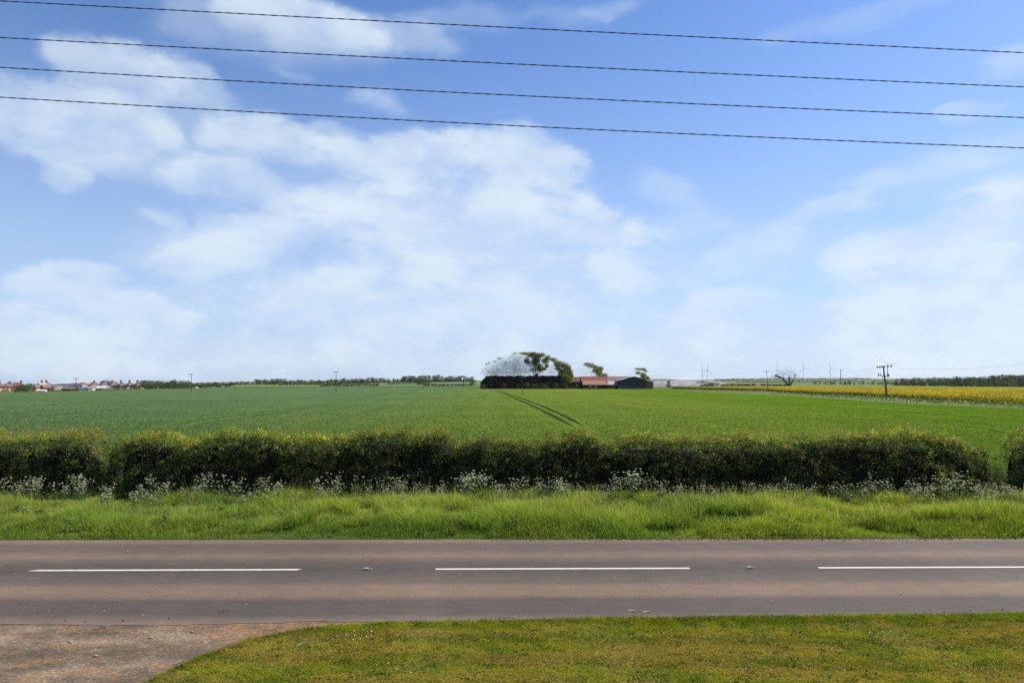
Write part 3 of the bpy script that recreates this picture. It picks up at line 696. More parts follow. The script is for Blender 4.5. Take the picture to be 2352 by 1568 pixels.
def margin_growth():
    """rough grass and white flowers along the edges of the big field"""
    R_ = np.random.default_rng(12); P = []; C = []; S = []
    for k in range(15000):
        p = R_.uniform(-60, 2450)
        w = wheat_far(p)
        if p > 1525:
            r = gp(p, float(np.interp(p, *zip(*RN)))); f = R_.random(); x = w[0] + (r[0] - w[0]) * f; y = w[1] + (r[1] - w[1]) * f
            white = R_.random() < .2 and f > .3
        else:
            f = R_.random(); y = w[1] + f * 26; x = w[0] * y / w[1]; white = R_.random() < .05
        P.append((x, y, tz(x, y) + R_.uniform(.05, .65))); S.append(R_.uniform(.15, .36))
        C.append((.50, .50, .38) if white else np.array([.10, .14, .026]) * R_.uniform(.6, 1.4))
    P = np.array(P); C = np.array(C)
    tag(link('field_margin_grass', faces_mesh('field_margin_grass', leaf_quads(P, np.array(S), R_, .2), np.full(len(P), 4), M['far_leaf'], np.repeat(C, 4, 0))), 'rough grass with pale flowers along the far field edges', 'grass', kind='stuff')
margin_growth()

def drape(name, p0, p1, near, far, m, off=.12, n=40, r=16):
    P = np.zeros((r, n, 3))
    for i, p in enumerate(np.linspace(p0, p1, n)):
        u = (p - CX) / F; d0 = near(p); d1 = far(p)
        for j in range(r):
            d = d0 + (d1 - d0) * j / (r - 1); P[j, i] = (u * d, d, tz(u * d, d) + off)
    return link(name, grid_mesh(name, P, m), kind='structure')
FM1 = pmat('far_cereal', (.095, .14, .05), (.075, .118, .042), .05, .95, spec=.1)
FM2 = pmat('far_pasture', (.13, .165, .065), (.105, .14, .05), .04, .95, spec=.1)
drape('far_field', 850, 1112, lambda p: 455, lambda p: 890, FM1)
drape('far_field', 440, 850, lambda p: 450, lambda p: 660, FM2)
drape('far_field', 1690, 2060, lambda p: 1350, lambda p: 2000, FM2, off=.5)

# spoil heap behind the barns
def heap():
    n = 60; P = np.zeros((14, n, 3)); HY = 560
    ph = np.linspace(1440, 1720, n)
    crest = [(1440, 874), (1475, 871.5), (1500, 870), (1530, 870), (1570, 872.5), (1620, 873.5), (1650, 876), (1665, 881), (1690, 884), (1720, 888)]
    for i, p in enumerate(ph):
        zt = at(p, float(np.interp(p, *zip(*crest))), HY + 25).z; u = (p - CX) / F
        for j in range(14):
            f = j / 13; y = HY + 50 * f; prof = math.sin(min(1, f * 2) * math.pi / 2) if f < .5 else 1 - ((f - .5) * 2) ** 2
            zb = tz(u * y, y) - 1.0
            P[j, i] = (u * y, y, zb + (zt - zb) * prof + (.5 * (vn.fbm(p * .06, y * .15) - .5) if 0 < j < 13 else 0))
    m = bpy.data.materials.new('spoil'); m.use_nodes = True; t = NT(m.node_tree); b = t.n['Principled BSDF']
    tc = t.new('ShaderNodeTexCoord').outputs['Object']; s = t.new('ShaderNodeSeparateXYZ'); t.put(s.inputs[0], tc)
    nz = t.noise(tc, .16, 6, .65)
    gr = t.mix(t.smooth(nz, .4, .62), (.175, .165, .185, 1), (.30, .26, .24, 1))
    tf = t.smooth(t.math('ADD', s.outputs[2], t.math('MULTIPLY', t.noise(tc, .09, 4, .6), 5.0)), 5.6, 6.8)
    t.put(b.inputs['Base Color'], t.mix(tf, gr, (.065, .06, .03, 1))); b.inputs['Roughness'].default_value = .95
    link('spoil_heap', grid_mesh('spoil_heap', P, m), kind='structure')
    tm = pmat('haul_track', (.42, .33, .27), (.33, .26, .21), .3, .95)
    for a in (([(1600, 877.5), (1640, 879), (1655, 881.5), (1642, 884.5)], 2.6), ([(1612, 876), (1630, 880), (1640, 884)], 2.2)):
        mb = MB(); q = smooth_line(a[0], 14); pts = [at(x, y, HY - 3) for x, y in q]
        mb.tube(pts, 0.6, 6); mb.build('haul_track', tm, kind='structure')
heap()

# ------------------------------------------------------------------ hedges
def hedge(name, tops, y_c, half, n_leaf, label, red=0.0, seed=1, shoots=900, base_z=0.1, side_light=1.0):
    R_ = np.random.default_rng(seed)
    pts = [(at(p, y, y_c - half * .4)) for p, y in tops]
    hx = np.array([p.x for p in pts]); hz = np.array([p.z for p in pts]) - 0.16
    root = empty(name, (float(hx.mean()), y_c, 0), 0, label, 'hedge')
    ox, oy = float(hx.mean()), y_c
    # foliage grows in sprigs: clusters of leaves on the ragged shell
    per = 20; ns = n_leaf // per
    x = R_.uniform(hx[0], hx[-1], ns)
    ends = R_.random(ns) < .05; x = np.where(ends, np.where(R_.random(ns) < .5, hx[0], hx[-1]) + R_.normal(0, .07, ns), x)
    H = np.interp(x, hx, hz) + .34 * (vn.fbm(x * 1.7 + seed * 3, x * 0 + .5, 3) - .5)
    H = np.where(ends, np.interp(x, [hx[0], hx[0] + .5, hx[-1] - .5, hx[-1]], [hz[min(3, len(hz) - 1)], hz[min(3, len(hz) - 1)], hz[-4], hz[-4]]) * R_.uniform(.5, .95, ns), H)
    ang = R_.random(ns); front = ang < .60; top = (ang >= .60) & (ang < .88)
    zz = np.where(front, R_.random(ns) ** .75 * H, np.where(top, H, R_.random(ns) * H))
    yy = np.where(front, -half, np.where(top, R_.uniform(-half, half, ns), half))
    lump = vn.fbm(x * .9 + seed * 7, zz * 1.1 + yy, 3) - .5
    fine_l = vn.fbm(x * 3.1 + seed, zz * 3.3 + yy * 2, 2)
    out = R_.normal(-.02, .10, ns) + .30 * (fine_l - .5)
    sh = np.clip((zz - H + .45) / .45, 0, 1) ** 2 * .34
    yy = np.where(front, yy - lump * 1.5 - out + sh, np.where(top, yy, yy + lump * 1.0 + out - sh))
    edge = np.clip((np.abs(yy) - half + .4) / .4, 0, 1) ** 2 * .34
    zz = np.where(top, zz + lump * .5 + out - edge, zz)
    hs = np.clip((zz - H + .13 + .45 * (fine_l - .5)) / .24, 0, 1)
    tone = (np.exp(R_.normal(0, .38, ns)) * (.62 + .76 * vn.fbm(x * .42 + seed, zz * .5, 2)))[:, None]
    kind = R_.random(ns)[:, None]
    cs = np.array([.050, .080, .017]) * (1 - hs[:, None]) + np.array([.225, .275, .030]) * hs[:, None]  # fresh growth on top, with sunlit top and dark face put into the colours
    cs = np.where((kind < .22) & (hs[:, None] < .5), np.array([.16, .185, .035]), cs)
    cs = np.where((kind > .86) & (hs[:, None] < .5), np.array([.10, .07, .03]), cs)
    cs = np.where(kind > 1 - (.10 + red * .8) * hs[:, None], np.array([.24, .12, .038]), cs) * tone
    keep = (fine_l > .36) | (hs > .4) | (R_.random(ns) < .3)
    ii = np.repeat(np.arange(ns)[keep], per); n_leaf = len(ii)
    P = np.stack([x[ii] - ox, yy[ii], zz[ii] + base_z], 1) + R_.normal(0, 1, (n_leaf, 3)) * np.array([.055, .055, .05])
    # leaves further in, their shade put into a darker leaf colour
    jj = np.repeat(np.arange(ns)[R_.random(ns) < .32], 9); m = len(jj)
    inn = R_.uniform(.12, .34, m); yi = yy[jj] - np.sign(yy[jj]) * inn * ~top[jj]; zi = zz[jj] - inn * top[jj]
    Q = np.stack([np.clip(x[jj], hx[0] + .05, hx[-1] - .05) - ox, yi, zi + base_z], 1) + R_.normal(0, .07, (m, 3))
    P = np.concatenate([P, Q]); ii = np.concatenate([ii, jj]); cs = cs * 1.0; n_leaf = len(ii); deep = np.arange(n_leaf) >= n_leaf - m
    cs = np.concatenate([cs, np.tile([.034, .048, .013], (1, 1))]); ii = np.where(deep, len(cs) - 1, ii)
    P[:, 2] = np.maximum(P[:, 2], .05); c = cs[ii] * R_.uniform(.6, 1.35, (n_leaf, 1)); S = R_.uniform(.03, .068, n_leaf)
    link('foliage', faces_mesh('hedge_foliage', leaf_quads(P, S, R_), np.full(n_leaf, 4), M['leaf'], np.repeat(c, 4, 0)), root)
    # solid dark core added inside to block light, in place of twigs
    nx = max(8, int((hx[-1] - hx[0]) / .25)); CP = np.zeros((nx, 12, 3))
    for i, xx in enumerate(np.linspace(hx[0] + .22, hx[-1] - .22, nx)):
        h = max(.3, float(np.interp(xx, hx, hz)) - .36); w = (half - .36) * min(1, .25 + min(xx - hx[0], hx[-1] - xx) / .9); h *= min(1, .55 + min(xx - hx[0], hx[-1] - xx) / .7)
        for j in range(12):
            a = math.pi * j / 11; ce = math.cos(a); se = math.sin(a)
            yv = -w * math.copysign(abs(ce) ** .35, ce); zv = h * se ** .4 if se > 0 else 0
            k = .8 + .35 * float(vn(xx * 2.3 + j * .7, j * 1.1 + seed))
            CP[i, j] = (xx - ox, yv * k, zv * (.86 + .14 * k) + base_z)
    link('twigs', grid_mesh('hedge_core', CP, M['dark_core']), root)
    # new shoots standing up from the trimmed top
    V = []; C = []; SZ = []
    for k in range(shoots):
        x0 = R_.uniform(hx[0] + .1, hx[-1] - .1); y0 = R_.uniform(-half * .9, half * .9); z0 = float(np.interp(x0, hx, hz)) + base_z - .05
        z0 += .30 * (float(vn.fbm(x0 * 1.5 + seed * 3, .5, 3)) - .5); L = R_.uniform(.10, .36) * (1.5 if vn(x0 * 1.1, 3.3 + seed) > .55 else .7); lx, ly = R_.normal(0, .28, 2)
        rd = R_.random() < .14 + red
        for q in range(int(5 + L * 22)):
            f = R_.random()
            V.append((x0 - ox + lx * L * f + R_.normal(0, .018), y0 + ly * L * f + R_.normal(0, .018), z0 + L * f))
            SZ.append(R_.uniform(.022, .05) * (1.1 - .5 * f))
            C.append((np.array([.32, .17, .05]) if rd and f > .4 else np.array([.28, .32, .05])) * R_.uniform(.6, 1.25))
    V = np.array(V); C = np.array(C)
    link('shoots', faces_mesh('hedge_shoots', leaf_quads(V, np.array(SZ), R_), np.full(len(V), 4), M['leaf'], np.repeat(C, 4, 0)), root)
    return root
MAIN = [(264, 1100), (270, 1050), (290, 1014), (340, 996), (380, 1002), (405, 1016), (435, 1017), (470, 1003), (500, 997), (560, 999), (600, 993), (640, 1003), (692, 1010), (700, 1014), (720, 1008), (800, 1003), (850, 994), (950, 995), (1030, 994),
        (1044, 1018), (1062, 1022), (1080, 1008), (1110, 1004), (1135, 1012), (1160, 1008), (1200, 1012), (1228, 1024), (1240, 1022), (1265, 1008), (1340, 999), (1370, 1001), (1402, 1016), (1450, 1005), (1550, 1008), (1650, 1005), (1750, 1008), (1900, 1003), (2000, 999), (2060, 996),
        (2130, 1003), (2190, 1010), (2225, 1026), (2243, 1055), (2252, 1100)]
hedge('hedge', MAIN, 26.0, .85, 230000, 'long dark trimmed hedge with yellow green top running across the middle', 0.05, 2, 4200)
hedge('hedge', [(-260, 1008), (-100, 1004), (0, 1008), (60, 1008), (120, 1001), (180, 997), (206, 1005), (218, 1032), (225, 1085)], 26.0, .85, 46000,
      'short hedge section with reddish top left of the gap', 0.36, 5, 1100)
hedge('hedge', [(2326, 1070), (2338, 1030), (2352, 1010), (2405, 992), (2500, 990), (2650, 992)], 26.6, .9, 34000,
      'hedge end with straggling branches cut off by the right frame edge', 0.05, 8, 350)
def scrub(name, pxs_, label, y_c, seed, n=5000):
    R_ = np.random.default_rng(seed); Q = []; S = []; C = []
    (p0, p1, yt, yb) = pxs_
    A = at(p0, yb, y_c); B = at(p1, yb, y_c); ht = at(p0, yt, y_c).z
    root = empty(name, ((A.x + B.x) / 2, y_c, .1), 0, label, 'bush')
    wx = (B.x - A.x) / 2; st = MB()
    for k in range(14):
        bx = R_.uniform(-wx * .7, wx * .7); tip = Vector((bx + R_.normal(0, .25), R_.normal(0, .25), ht * R_.uniform(.6, 1)))
        pts = [Vector((bx * .6, 0, 0)).lerp(tip, f) + Vector((0, 0, .1 * math.sin(f * 3))) for f in (0, .35, .7, 1)]
        st.tube(pts, [.015, .011, .008, .004], 5)
        m = n // 14; f = R_.random(m) ** .6
        base = np.array(pts[0]); tp = np.array(tip)
        Q.append(base + (tp - base) * f[:, None] + R_.normal(0, .13, (m, 3))); S.append(R_.uniform(.03, .06, m))
        C.append(np.array([.055, .085, .022]) * R_.uniform(.5, 1.9, (m, 1)))
    Q = np.concatenate(Q); Q[:, 2] = np.maximum(Q[:, 2], .03); C = np.concatenate(C)
    st.build('twigs', M['bark'], root)
    link('foliage', faces_mesh('scrub_foliage', leaf_quads(Q, np.concatenate(S), R_), np.full(len(Q), 4), M['leaf'], np.repeat(C, 4, 0)), root)
scrub('bush', (2262, 2345, 1070, 1118), 'low loose scrub filling the gap at the right end of the hedge', 25.8, 3, 5200)
scrub('bush', (222, 258, 1066, 1115), 'thin low scrub in the gap right of the reddish hedge section', 26.2, 6, 1500)
scrub('bush', (1050, 1140, 1000, 1110), 'paler loose hawthorn bush bulging from the front of the long hedge', 25.35, 9, 5200)

# ------------------------------------------------------------------ cow parsley
def parsley_mesh(seed, h):
    R_ = np.random.default_rng(seed); st = MB(); U = []; S = []; LQ = []
    def umbel(c, r):
        m = 10; a = R_.uniform(0, 2 * math.pi, m); q = r * np.sqrt(R_.random(m))
        U.append(np.stack([c[0] + q * np.cos(a), c[1] + q * np.sin(a), c[2] + .018 * (1 - (q / r) ** 2)], 1)); S.append(R_.uniform(.012, .022, m))
    for k in range(R_.integers(2, 4)):
        bx, by = R_.normal(0, .05, 2); lean = R_.normal(0, .12, 2); hh = h * R_.uniform(.8, 1.02)
        top = Vector((bx + lean[0] * hh, by + lean[1] * hh, hh)); bot = Vector((bx, by, 0))
        st.tube([bot, bot.lerp(top, .5), top], [.006, .005, .003], 4, cap=False); umbel(top, .034)
        for j in range(R_.integers(4, 8)):
            f = R_.uniform(.45, .85); a = R_.uniform(0, 2 * math.pi); L = R_.uniform(.10, .26)
            p0 = bot.lerp(top, f); p1 = p0 + Vector((math.cos(a) * L * .75, math.sin(a) * L * .75, L))
            p1.z = min(p1.z, hh * 1.02)
            st.tube([p0, p0.lerp(p1, .5) + Vector((math.cos(a) * .02, math.sin(a) * .02, 0)), p1], [.004, .003, .002], 4, cap=False); umbel(p1, R_.uniform(.018, .036))
        m = 30; f = R_.random(m) * .6
        LQ.append(np.array([list(bot.lerp(top, float(q))) for q in f]) + R_.normal(0, .07, (m, 3)) * [1, 1, .5])
    U = np.concatenate(U); S = np.concatenate(S); LQ = np.concatenate(LQ); LQ[:, 2] = np.maximum(LQ[:, 2], .02)
    flowers = faces_mesh('parsley_flowers', leaf_quads(U, S, R_, .85, 1.0), np.full(len(U), 4), M['petal'], np.full((len(U) * 4, 3), 1.0) * np.array([.74, .74, .60]))
    leaves = faces_mesh('parsley_leaves', leaf_quads(LQ, R_.uniform(.03, .07, len(LQ)), R_), np.full(len(LQ), 4), M['leaf'], np.repeat(np.array([.075, .12, .03]) * R_.uniform(.7, 1.3, (len(LQ), 1)), 4, 0))
    return st.mesh('parsley_stem', M['stem']), flowers, leaves
PV = [parsley_mesh(20 + k, .9 + .05 * k) for k in range(7)]
PL = [(15, 1100), (40, 1094), (62, 1098), (78, 1090), (100, 1100), (135, 1108), (172, 1084), (195, 1095), (212, 1098), (240, 1104), (330, 1108), (345, 1094), (360, 1098), (378, 1104), (398, 1108), (440, 1108), (462, 1092), (482, 1080), (500, 1090), (518, 1076), (535, 1098), (552, 1100),
      (590, 1092), (604, 1096), (632, 1100), (660, 1108), (735, 1092), (752, 1084), (765, 1090), (782, 1104), (815, 1094), (850, 1106), (866, 1098), (900, 1098), (910, 1104), (942, 1092), (965, 1104), (1010, 1110), (1040, 1104), (1060, 1094), (1078, 1088), (1090, 1082), (1108, 1080), (1122, 1090), (1140, 1098), (1194, 1100), (1226, 1096), (1232, 1104),
      (1252, 1098), (1270, 1100), (1284, 1088), (1292, 1094), (1310, 1104), (1360, 1106), (1395, 1104), (1418, 1086), (1432, 1096), (1446, 1076), (1462, 1084), (1476, 1092), (1490, 1096), (1505, 1096), (1520, 1104), (1565, 1100), (1580, 1108), (1602, 1104), (1640, 1110), (1690, 1112), (1722, 1100), (1736, 1104), (1815, 1092), (1822, 1102), (1870, 1112), (1930, 1110), (1985, 1098), (2000, 1104),
      (2022, 1086), (2035, 1096), (2052, 1100), (2095, 1098), (2108, 1102), (2150, 1086), (2168, 1094), (2180, 1090), (2200, 1080), (2215, 1096), (2240, 1104), (2262, 1108), (2285, 1108), (2310, 1112), (2340, 1106)]
R_ = np.random.default_rng(77); spots = []
for p, y in PL:
    for q in range(1 + (R_.random() < .25)): spots.append((p + R_.normal(0, 11), y + R_.uniform(0, 8) * q, R_.uniform(23.5, 24.5)))
for k in range(80): spots.append((R_.uniform(0, 2352), R_.uniform(1108, 1128), R_.uniform(23.0, 24.4)))
for k in range(26): spots.append((R_.uniform(1950, 2352), R_.uniform(1108, 1136), R_.uniform(23.0, 24.6)))
for p, y in ((35, 1165), (60, 1168), (490, 1170), (730, 1150), (1210, 1150), (1240, 1148), (1630, 1142), (1640, 1150), (1655, 1146), (2160, 1150), (240, 1130), (350, 1130), (1380, 1140), (1600, 1135), (1500, 1130), (930, 1128), (310, 1125), (560, 1128)):
    spots.append((p, y, 22.2))
protos = []
for k, (p, y, Y) in enumerate(spots):
    v = at(p, y, Y); zb = .12; h = max(.35, v.z - zb); i = int(R_.integers(0, 7))
    e = empty('cow_parsley', (v.x, Y, zb), float(R_.uniform(0, 6.28)), 'white flowering cow parsley plant standing in the verge grass below the hedge', 'plant', 'cow parsley plants along the verge')
    s = h / (.9 + .05 * i); e.scale = (max(s, .75) * 1.05, max(s, .75) * 1.05, s)
    for nm, me in zip(('stem', 'blossom', 'foliage'), PV[i]): link(nm, me, e)

# ------------------------------------------------------------------ overhead cables near the house
WIRES = [((0, 2.5), (1176, 64), (2352, 121.5)), ((0, 86.5), (1176, 147), (2352, 200)), ((0, 155), (1176, 219), (2352, 270.5)), ((0, 223.5), (1176, 288.5), (2352, 340))]
WL = ['uppermost of the four twisted dark cables crossing the sky', 'second cable from the top of the four crossing the sky', 'third cable from the top of the four crossing the sky', 'lowest of the four twisted dark cables crossing the sky']
for (a, b, c), lab in zip(WIRES, WL):
    Y = 8.0; A, B, C_ = at(*a, Y), at(*b, Y), at(*c, Y)
    q = np.polyfit([A.x, B.x, C_.x], [A.z, B.z, C_.z], 2); root = empty('power_cable', (0, Y, B.z), 0, lab, 'cable', 'overhead cables in front of the house')
    for ph in (0, math.pi):
        mb = MB(); pts = []
        for k in range(1300):
            x = -13 + 26 * k / 1299; t = x * 2 * math.pi / .26 + ph
            pts.append((x, .0030 * math.sin(t), float(np.polyval(q, x)) - B.z + .0030 * math.cos(t)))
        mb.tube(pts, .0037, 5); mb.build('strand', M['cable'], root, smooth=True)

# ------------------------------------------------------------------ trees
def crown_points(R_, lobes, n, shell=.55):
    w = np.array([l[3] * l[4] * l[5] for l in lobes]) ** .67; w /= w.sum(); k = R_.choice(len(lobes), n, p=w); L = np.array(lobes)[k]
    d = R_.normal(size=(n, 3)); d /= np.linalg.norm(d, axis=1)[:, None]; r = shell + (1 - shell) * R_.random(n) ** .6; r += R_.normal(0, .07, n)
    return L[:, :3] + d * L[:, 3:6] * r[:, None], d
def tree_meshes(seed, h, w, n=760, base=(.055, .085, .024), trunk=True, size=(.5, 1.05), low=.12, lobes_n=12, mat=None):
    R_ = np.random.default_rng(seed); lobes = []
    for k in range(lobes_n):
        f = R_.random(); a = R_.uniform(0, 6.28); z = h * (low + .10 + (.84 - low - .10) * f); rr = w * .5 * math.sin(math.pi * min(.95, .30 + .55 * f)) * R_.uniform(.2, .75)
        s = w * R_.uniform(.20, .32); lobes.append((math.cos(a) * rr, math.sin(a) * rr, z, s, s, s * R_.uniform(.7, 1.0)))
    lobes.append((0, 0, h * .86, w * .2, w * .2, h * .13))
    if low < .05:
        for k in range(6): a = k * 1.05 + R_.uniform(0, .5); lobes.append((math.cos(a) * w * .30, math.sin(a) * w * .30, h * .17, w * .2, w * .2, h * .2))
    P, d = crown_points(R_, lobes, n); P[:, 2] = np.clip(P[:, 2], h * low, h * 1.02)
    c = np.array(base) * R_.uniform(.5, 1.5, (n, 1)); tone = R_.uniform(.75, 1.25, len(lobes))
    S = R_.uniform(size[0], size[1], n) * h / 10
    crown = faces_mesh('tree_crown', leaf_quads(P, S, R_), np.full(n, 4), mat or M['far_leaf'], np.repeat(c, 4, 0))
    tb = MB(); tb.tube([(0, 0, -.4), (0.02 * h, 0, h * .3), (0, .02 * h, h * .7)], [h * .028, h * .02, h * .008], 6)
    for l in lobes[:5]:
        tb.tube([(0.01 * h, 0, h * .28), (l[0] * .55, l[1] * .55, h * .28 + (l[2] - h * .28) * .6), (l[0], l[1], l[2])], [h * .012, h * .008, h * .003], 5)
    return crown, tb.mesh('tree_trunk', M['bark'])
GREENS = [(.045, .070, .022), (.060, .090, .024), (.075, .105, .03), (.035, .058, .022), (.085, .10, .03), (.05, .075, .03)]
TV = [tree_meshes(100 + k, 10, 8.5 + (k % 3), 760, GREENS[k % 6], low=.02) for k in range(8)]
SV = [tree_meshes(150 + k, 4, 5.5, 420, GREENS[(k + 2) % 6], low=0.0, size=(.9, 1.7)) for k in range(4)]
TL = np.random.default_rng(31)
def place_tree(px, ytop, D, var, label, group=None, name='tree', wscale=1.0, cat='tree', zb=None, hd=None):
    u = (px - CX) / F; x = u * D; z = tz(x, D) if zb is None else zb
    h = at(px, ytop, D).z - z; crown, trunk = var; H0 = hd or 10.0
    if name == 'bush': H0 = 4.0
    h = max(h, 1.2); s = h / H0
    e = empty(name, (x, D, z), float(TL.uniform(0, 6.28)), label, cat, group); e.scale = (s * wscale, s * wscale, s)
    link('trunk' if name == 'tree' else 'stems', trunk, e); link('crown' if name == 'tree' else 'foliage', crown, e); return e
def row(x0, x1, step, tops, D0, D1, label, group, vs_=TV, ws=(1.0, 1.5), name='tree', jit=2.0, cat='tree'):
    p = x0; k = 0; tx, ty = zip(*tops)
    while p < x1:
        y = float(np.interp(p, tx, ty)) + TL.uniform(-.8, jit)
        place_tree(p + TL.uniform(-2, 2), y, TL.uniform(D0, D1), vs_[int(TL.integers(len(vs_)))], label, group, name, TL.uniform(*ws), cat)
        p += step * TL.uniform(.75, 1.25); k += 1
# copse right of the houses
row(330, 432, 9, [(328, 873), (432, 873)], 600, 640, 'dark tree in the dense flat topped copse right of the brick houses', 'trees of the copse by the houses', ws=(1.3, 1.8), jit=1.0)
row(340, 535, 12, [(330, 882), (430, 882), (535, 884)], 520, 560, 'light green shrub in the rough hedge in front of the copse', 'shrubs in front of the copse', SV, (1.0, 1.5), 'bush', 1.5, 'bush')
row(436, 470, 8, [(430, 877), (470, 877)], 640, 680, 'bushy tree just right of the copse by the left pole', 'trees right of the copse', jit=1.2)
row(470, 545, 6, [(470, 878), (545, 878)], 740, 800, 'small tree in the low line between copse and village trees', 'low trees between copse and village', ws=(1.7, 2.4), jit=1.5)
# village trees
row(525, 640, 9, [(525, 878), (560, 875), (590, 876), (640, 876)], 880, 980, 'tree among the village houses left of the bare headland pole', 'village trees left of the centre pole', ws=(1.0, 1.6), jit=2.5)
row(590, 735, 9.5, [(590, 871), (640, 869), (680, 871), (735, 871)], 900, 1000, 'broad tree in the village wood left of the centre pole', 'village wood left of the centre pole', ws=(1.2, 1.8), jit=1.8)
row(735, 940, 9.5, [(735, 872), (790, 868), (820, 867), (860, 867), (900, 868), (940, 867)], 900, 980, 'tree in the wood along the skyline right of the centre pole', 'skyline wood right of the centre pole', ws=(1.2, 1.9), jit=1.6)
row(930, 1095, 9, [(930, 864), (960, 862), (1005, 861), (1020, 864), (1060, 862), (1095, 866)], 900, 960, 'tree in the dark wood on the rise left of the farm', 'wood on the rise left of the farm', ws=(1.3, 2.0), jit=1.0)
place_tree(967, 869, 600, TV[2], 'single small light green tree in the far field near a pole', wscale=1.4)
place_tree(1085, 871, 560, TV[4], 'single small round tree in the far field just left of the dark farm trees', wscale=1.3)
# trees behind the houses
for p, y, lab in ((38, 877, 'green tree behind the terracotta roofed house at far left'), (70, 879, 'green tree showing above the roofs near the pink gabled house'), (193, 878, 'dark tree behind the long dark roofed bungalow'), (215, 877, 'dark tree beside the second hip roofed house'), (238, 874, 'tree with rounded top behind the middle semi detached houses'),
                  (251, 870, 'tallest tree standing behind the middle semi detached houses'), (268, 876, 'small tree behind the right semi detached houses'), (25, 878, 'small tree behind the first house at far left')):
    place_tree(p, y, 720, TV[(p * 7) % 8], lab, wscale=1.5)
# woods at the right
row(2060, 2420, 10, [(2060, 868), (2100, 867), (2150, 866), (2220, 864), (2300, 861), (2352, 860), (2420, 858)], 760, 860, 'dark tree in the back rank of the wood beyond the rapeseed at right', 'back rank of the right hand wood', ws=(1.2, 1.7), jit=1.8)
row(2075, 2420, 11, [(2060, 876), (2150, 874), (2220, 872), (2300, 872), (2352, 872), (2420, 870)], 640, 720, 'dark green tree in the middle rank of the wood beyond the rapeseed at right', 'middle rank of the right hand wood', ws=(1.2, 1.7), jit=2.4)
row(2190, 2420, 14, [(2190, 881), (2260, 879), (2330, 877), (2420, 878)], 560, 600, 'light green tree in the front rank of the wood beyond the rapeseed at right', 'front rank of the right hand wood', ws=(1.2, 1.7), jit=2.4)
row(1870, 2070, 11, [(1868, 876), (1930, 875), (2000, 876), (2070, 875)], 900, 1000, 'brownish green tree in the thin wood behind the right pole', 'thin wood behind the right pole', ws=(1.2, 1.9), jit=2.0)
row(1480, 1870, 22, [(1480, 879), (1700, 879), (1870, 879)], 1300, 1700, 'tiny far tree in the hazy valley behind the rapeseed', 'far valley trees', ws=(1.2, 2.4), jit=2.5)
row(1660, 2080, 16, [(1660, 870), (1800, 867.5), (1950, 868), (2080, 869)], 2400, 2600, 'distant tree along the hazy skyline at right', 'trees of the hazy skyline', ws=(1.6, 2.8), jit=1.0)
row(480, 700, 16, [(480, 876), (540, 874.5), (620, 874), (700, 872)], 1900, 2100, 'distant tree on the bluish hill behind the village', 'trees of the bluish hill', ws=(1.8, 3.0), jit=1.0)

# low field hedges far away
def far_hedge(pts, D0, D1, hgt, label):
    R_ = np.random.default_rng(int(abs(pts[0]) * 3 + D0)); p0, p1 = pts; n = int(abs(p1 - p0) * 5)
    f = R_.random(n); p = p0 + (p1 - p0) * f; D = D0 + (D1 - D0) * f + R_.normal(0, .6, n); u = (p - CX) / F
    x = u * D; g = terrain(x, D); H = hgt * (.6 + .8 * vn.fbm(x * .12, D * .05))
    P = np.stack([x, D, g + R_.random(n) * H], 1); c = np.array([.032, .050, .018]) * R_.uniform(.5, 1.5, (n, 1)); o = P[0].copy(); o[2] = 0
    e = empty('hedge', tuple(o), 0, label, 'hedge')
    link('foliage', faces_mesh('far_hedge', leaf_quads(P - o, R_.uniform(.6, 1.3, n) * max(1, D0 / 700), R_), np.full(n, 4), M['far_leaf'], np.repeat(c, 4, 0)), e)
far_hedge((640, 850), 690, 720, 2.4, 'dark field hedge below the village wood left and right of the centre pole')
far_hedge((735, 870), 560, 575, 1.4, 'thin low hedge strip in front of the dark field hedge')
far_hedge((890, 990), 700, 700, 1.2, 'thin dark hedge line crossing the upper far field')
far_hedge((975, 1085), 520, 520, 1.2, 'thin dark hedge line along the foot of the far field left of the farm')
far_hedge((935, 1095), 890, 890, 2.0, 'dark hedge along the foot of the wood on the rise')
far_hedge((1605, 1640), 515, 520, 1.4, 'short bushy hedge at the end of the grey heap')
far_hedge((1655, 1735), 530, 540, 1.3, 'low dark hedge along the back of the rapeseed left of the short pole')
far_hedge((1745, 1810), 540, 545, 1.1, 'low dark hedge along the back of the rapeseed below the bare tree')
far_hedge((1690, 2060), 1400, 1500, 2.5, 'hazy hedge line low on the far valley side')
far_hedge((1640, 2000), 1900, 2000, 3.5, 'hazy hedge line halfway up the far valley side')

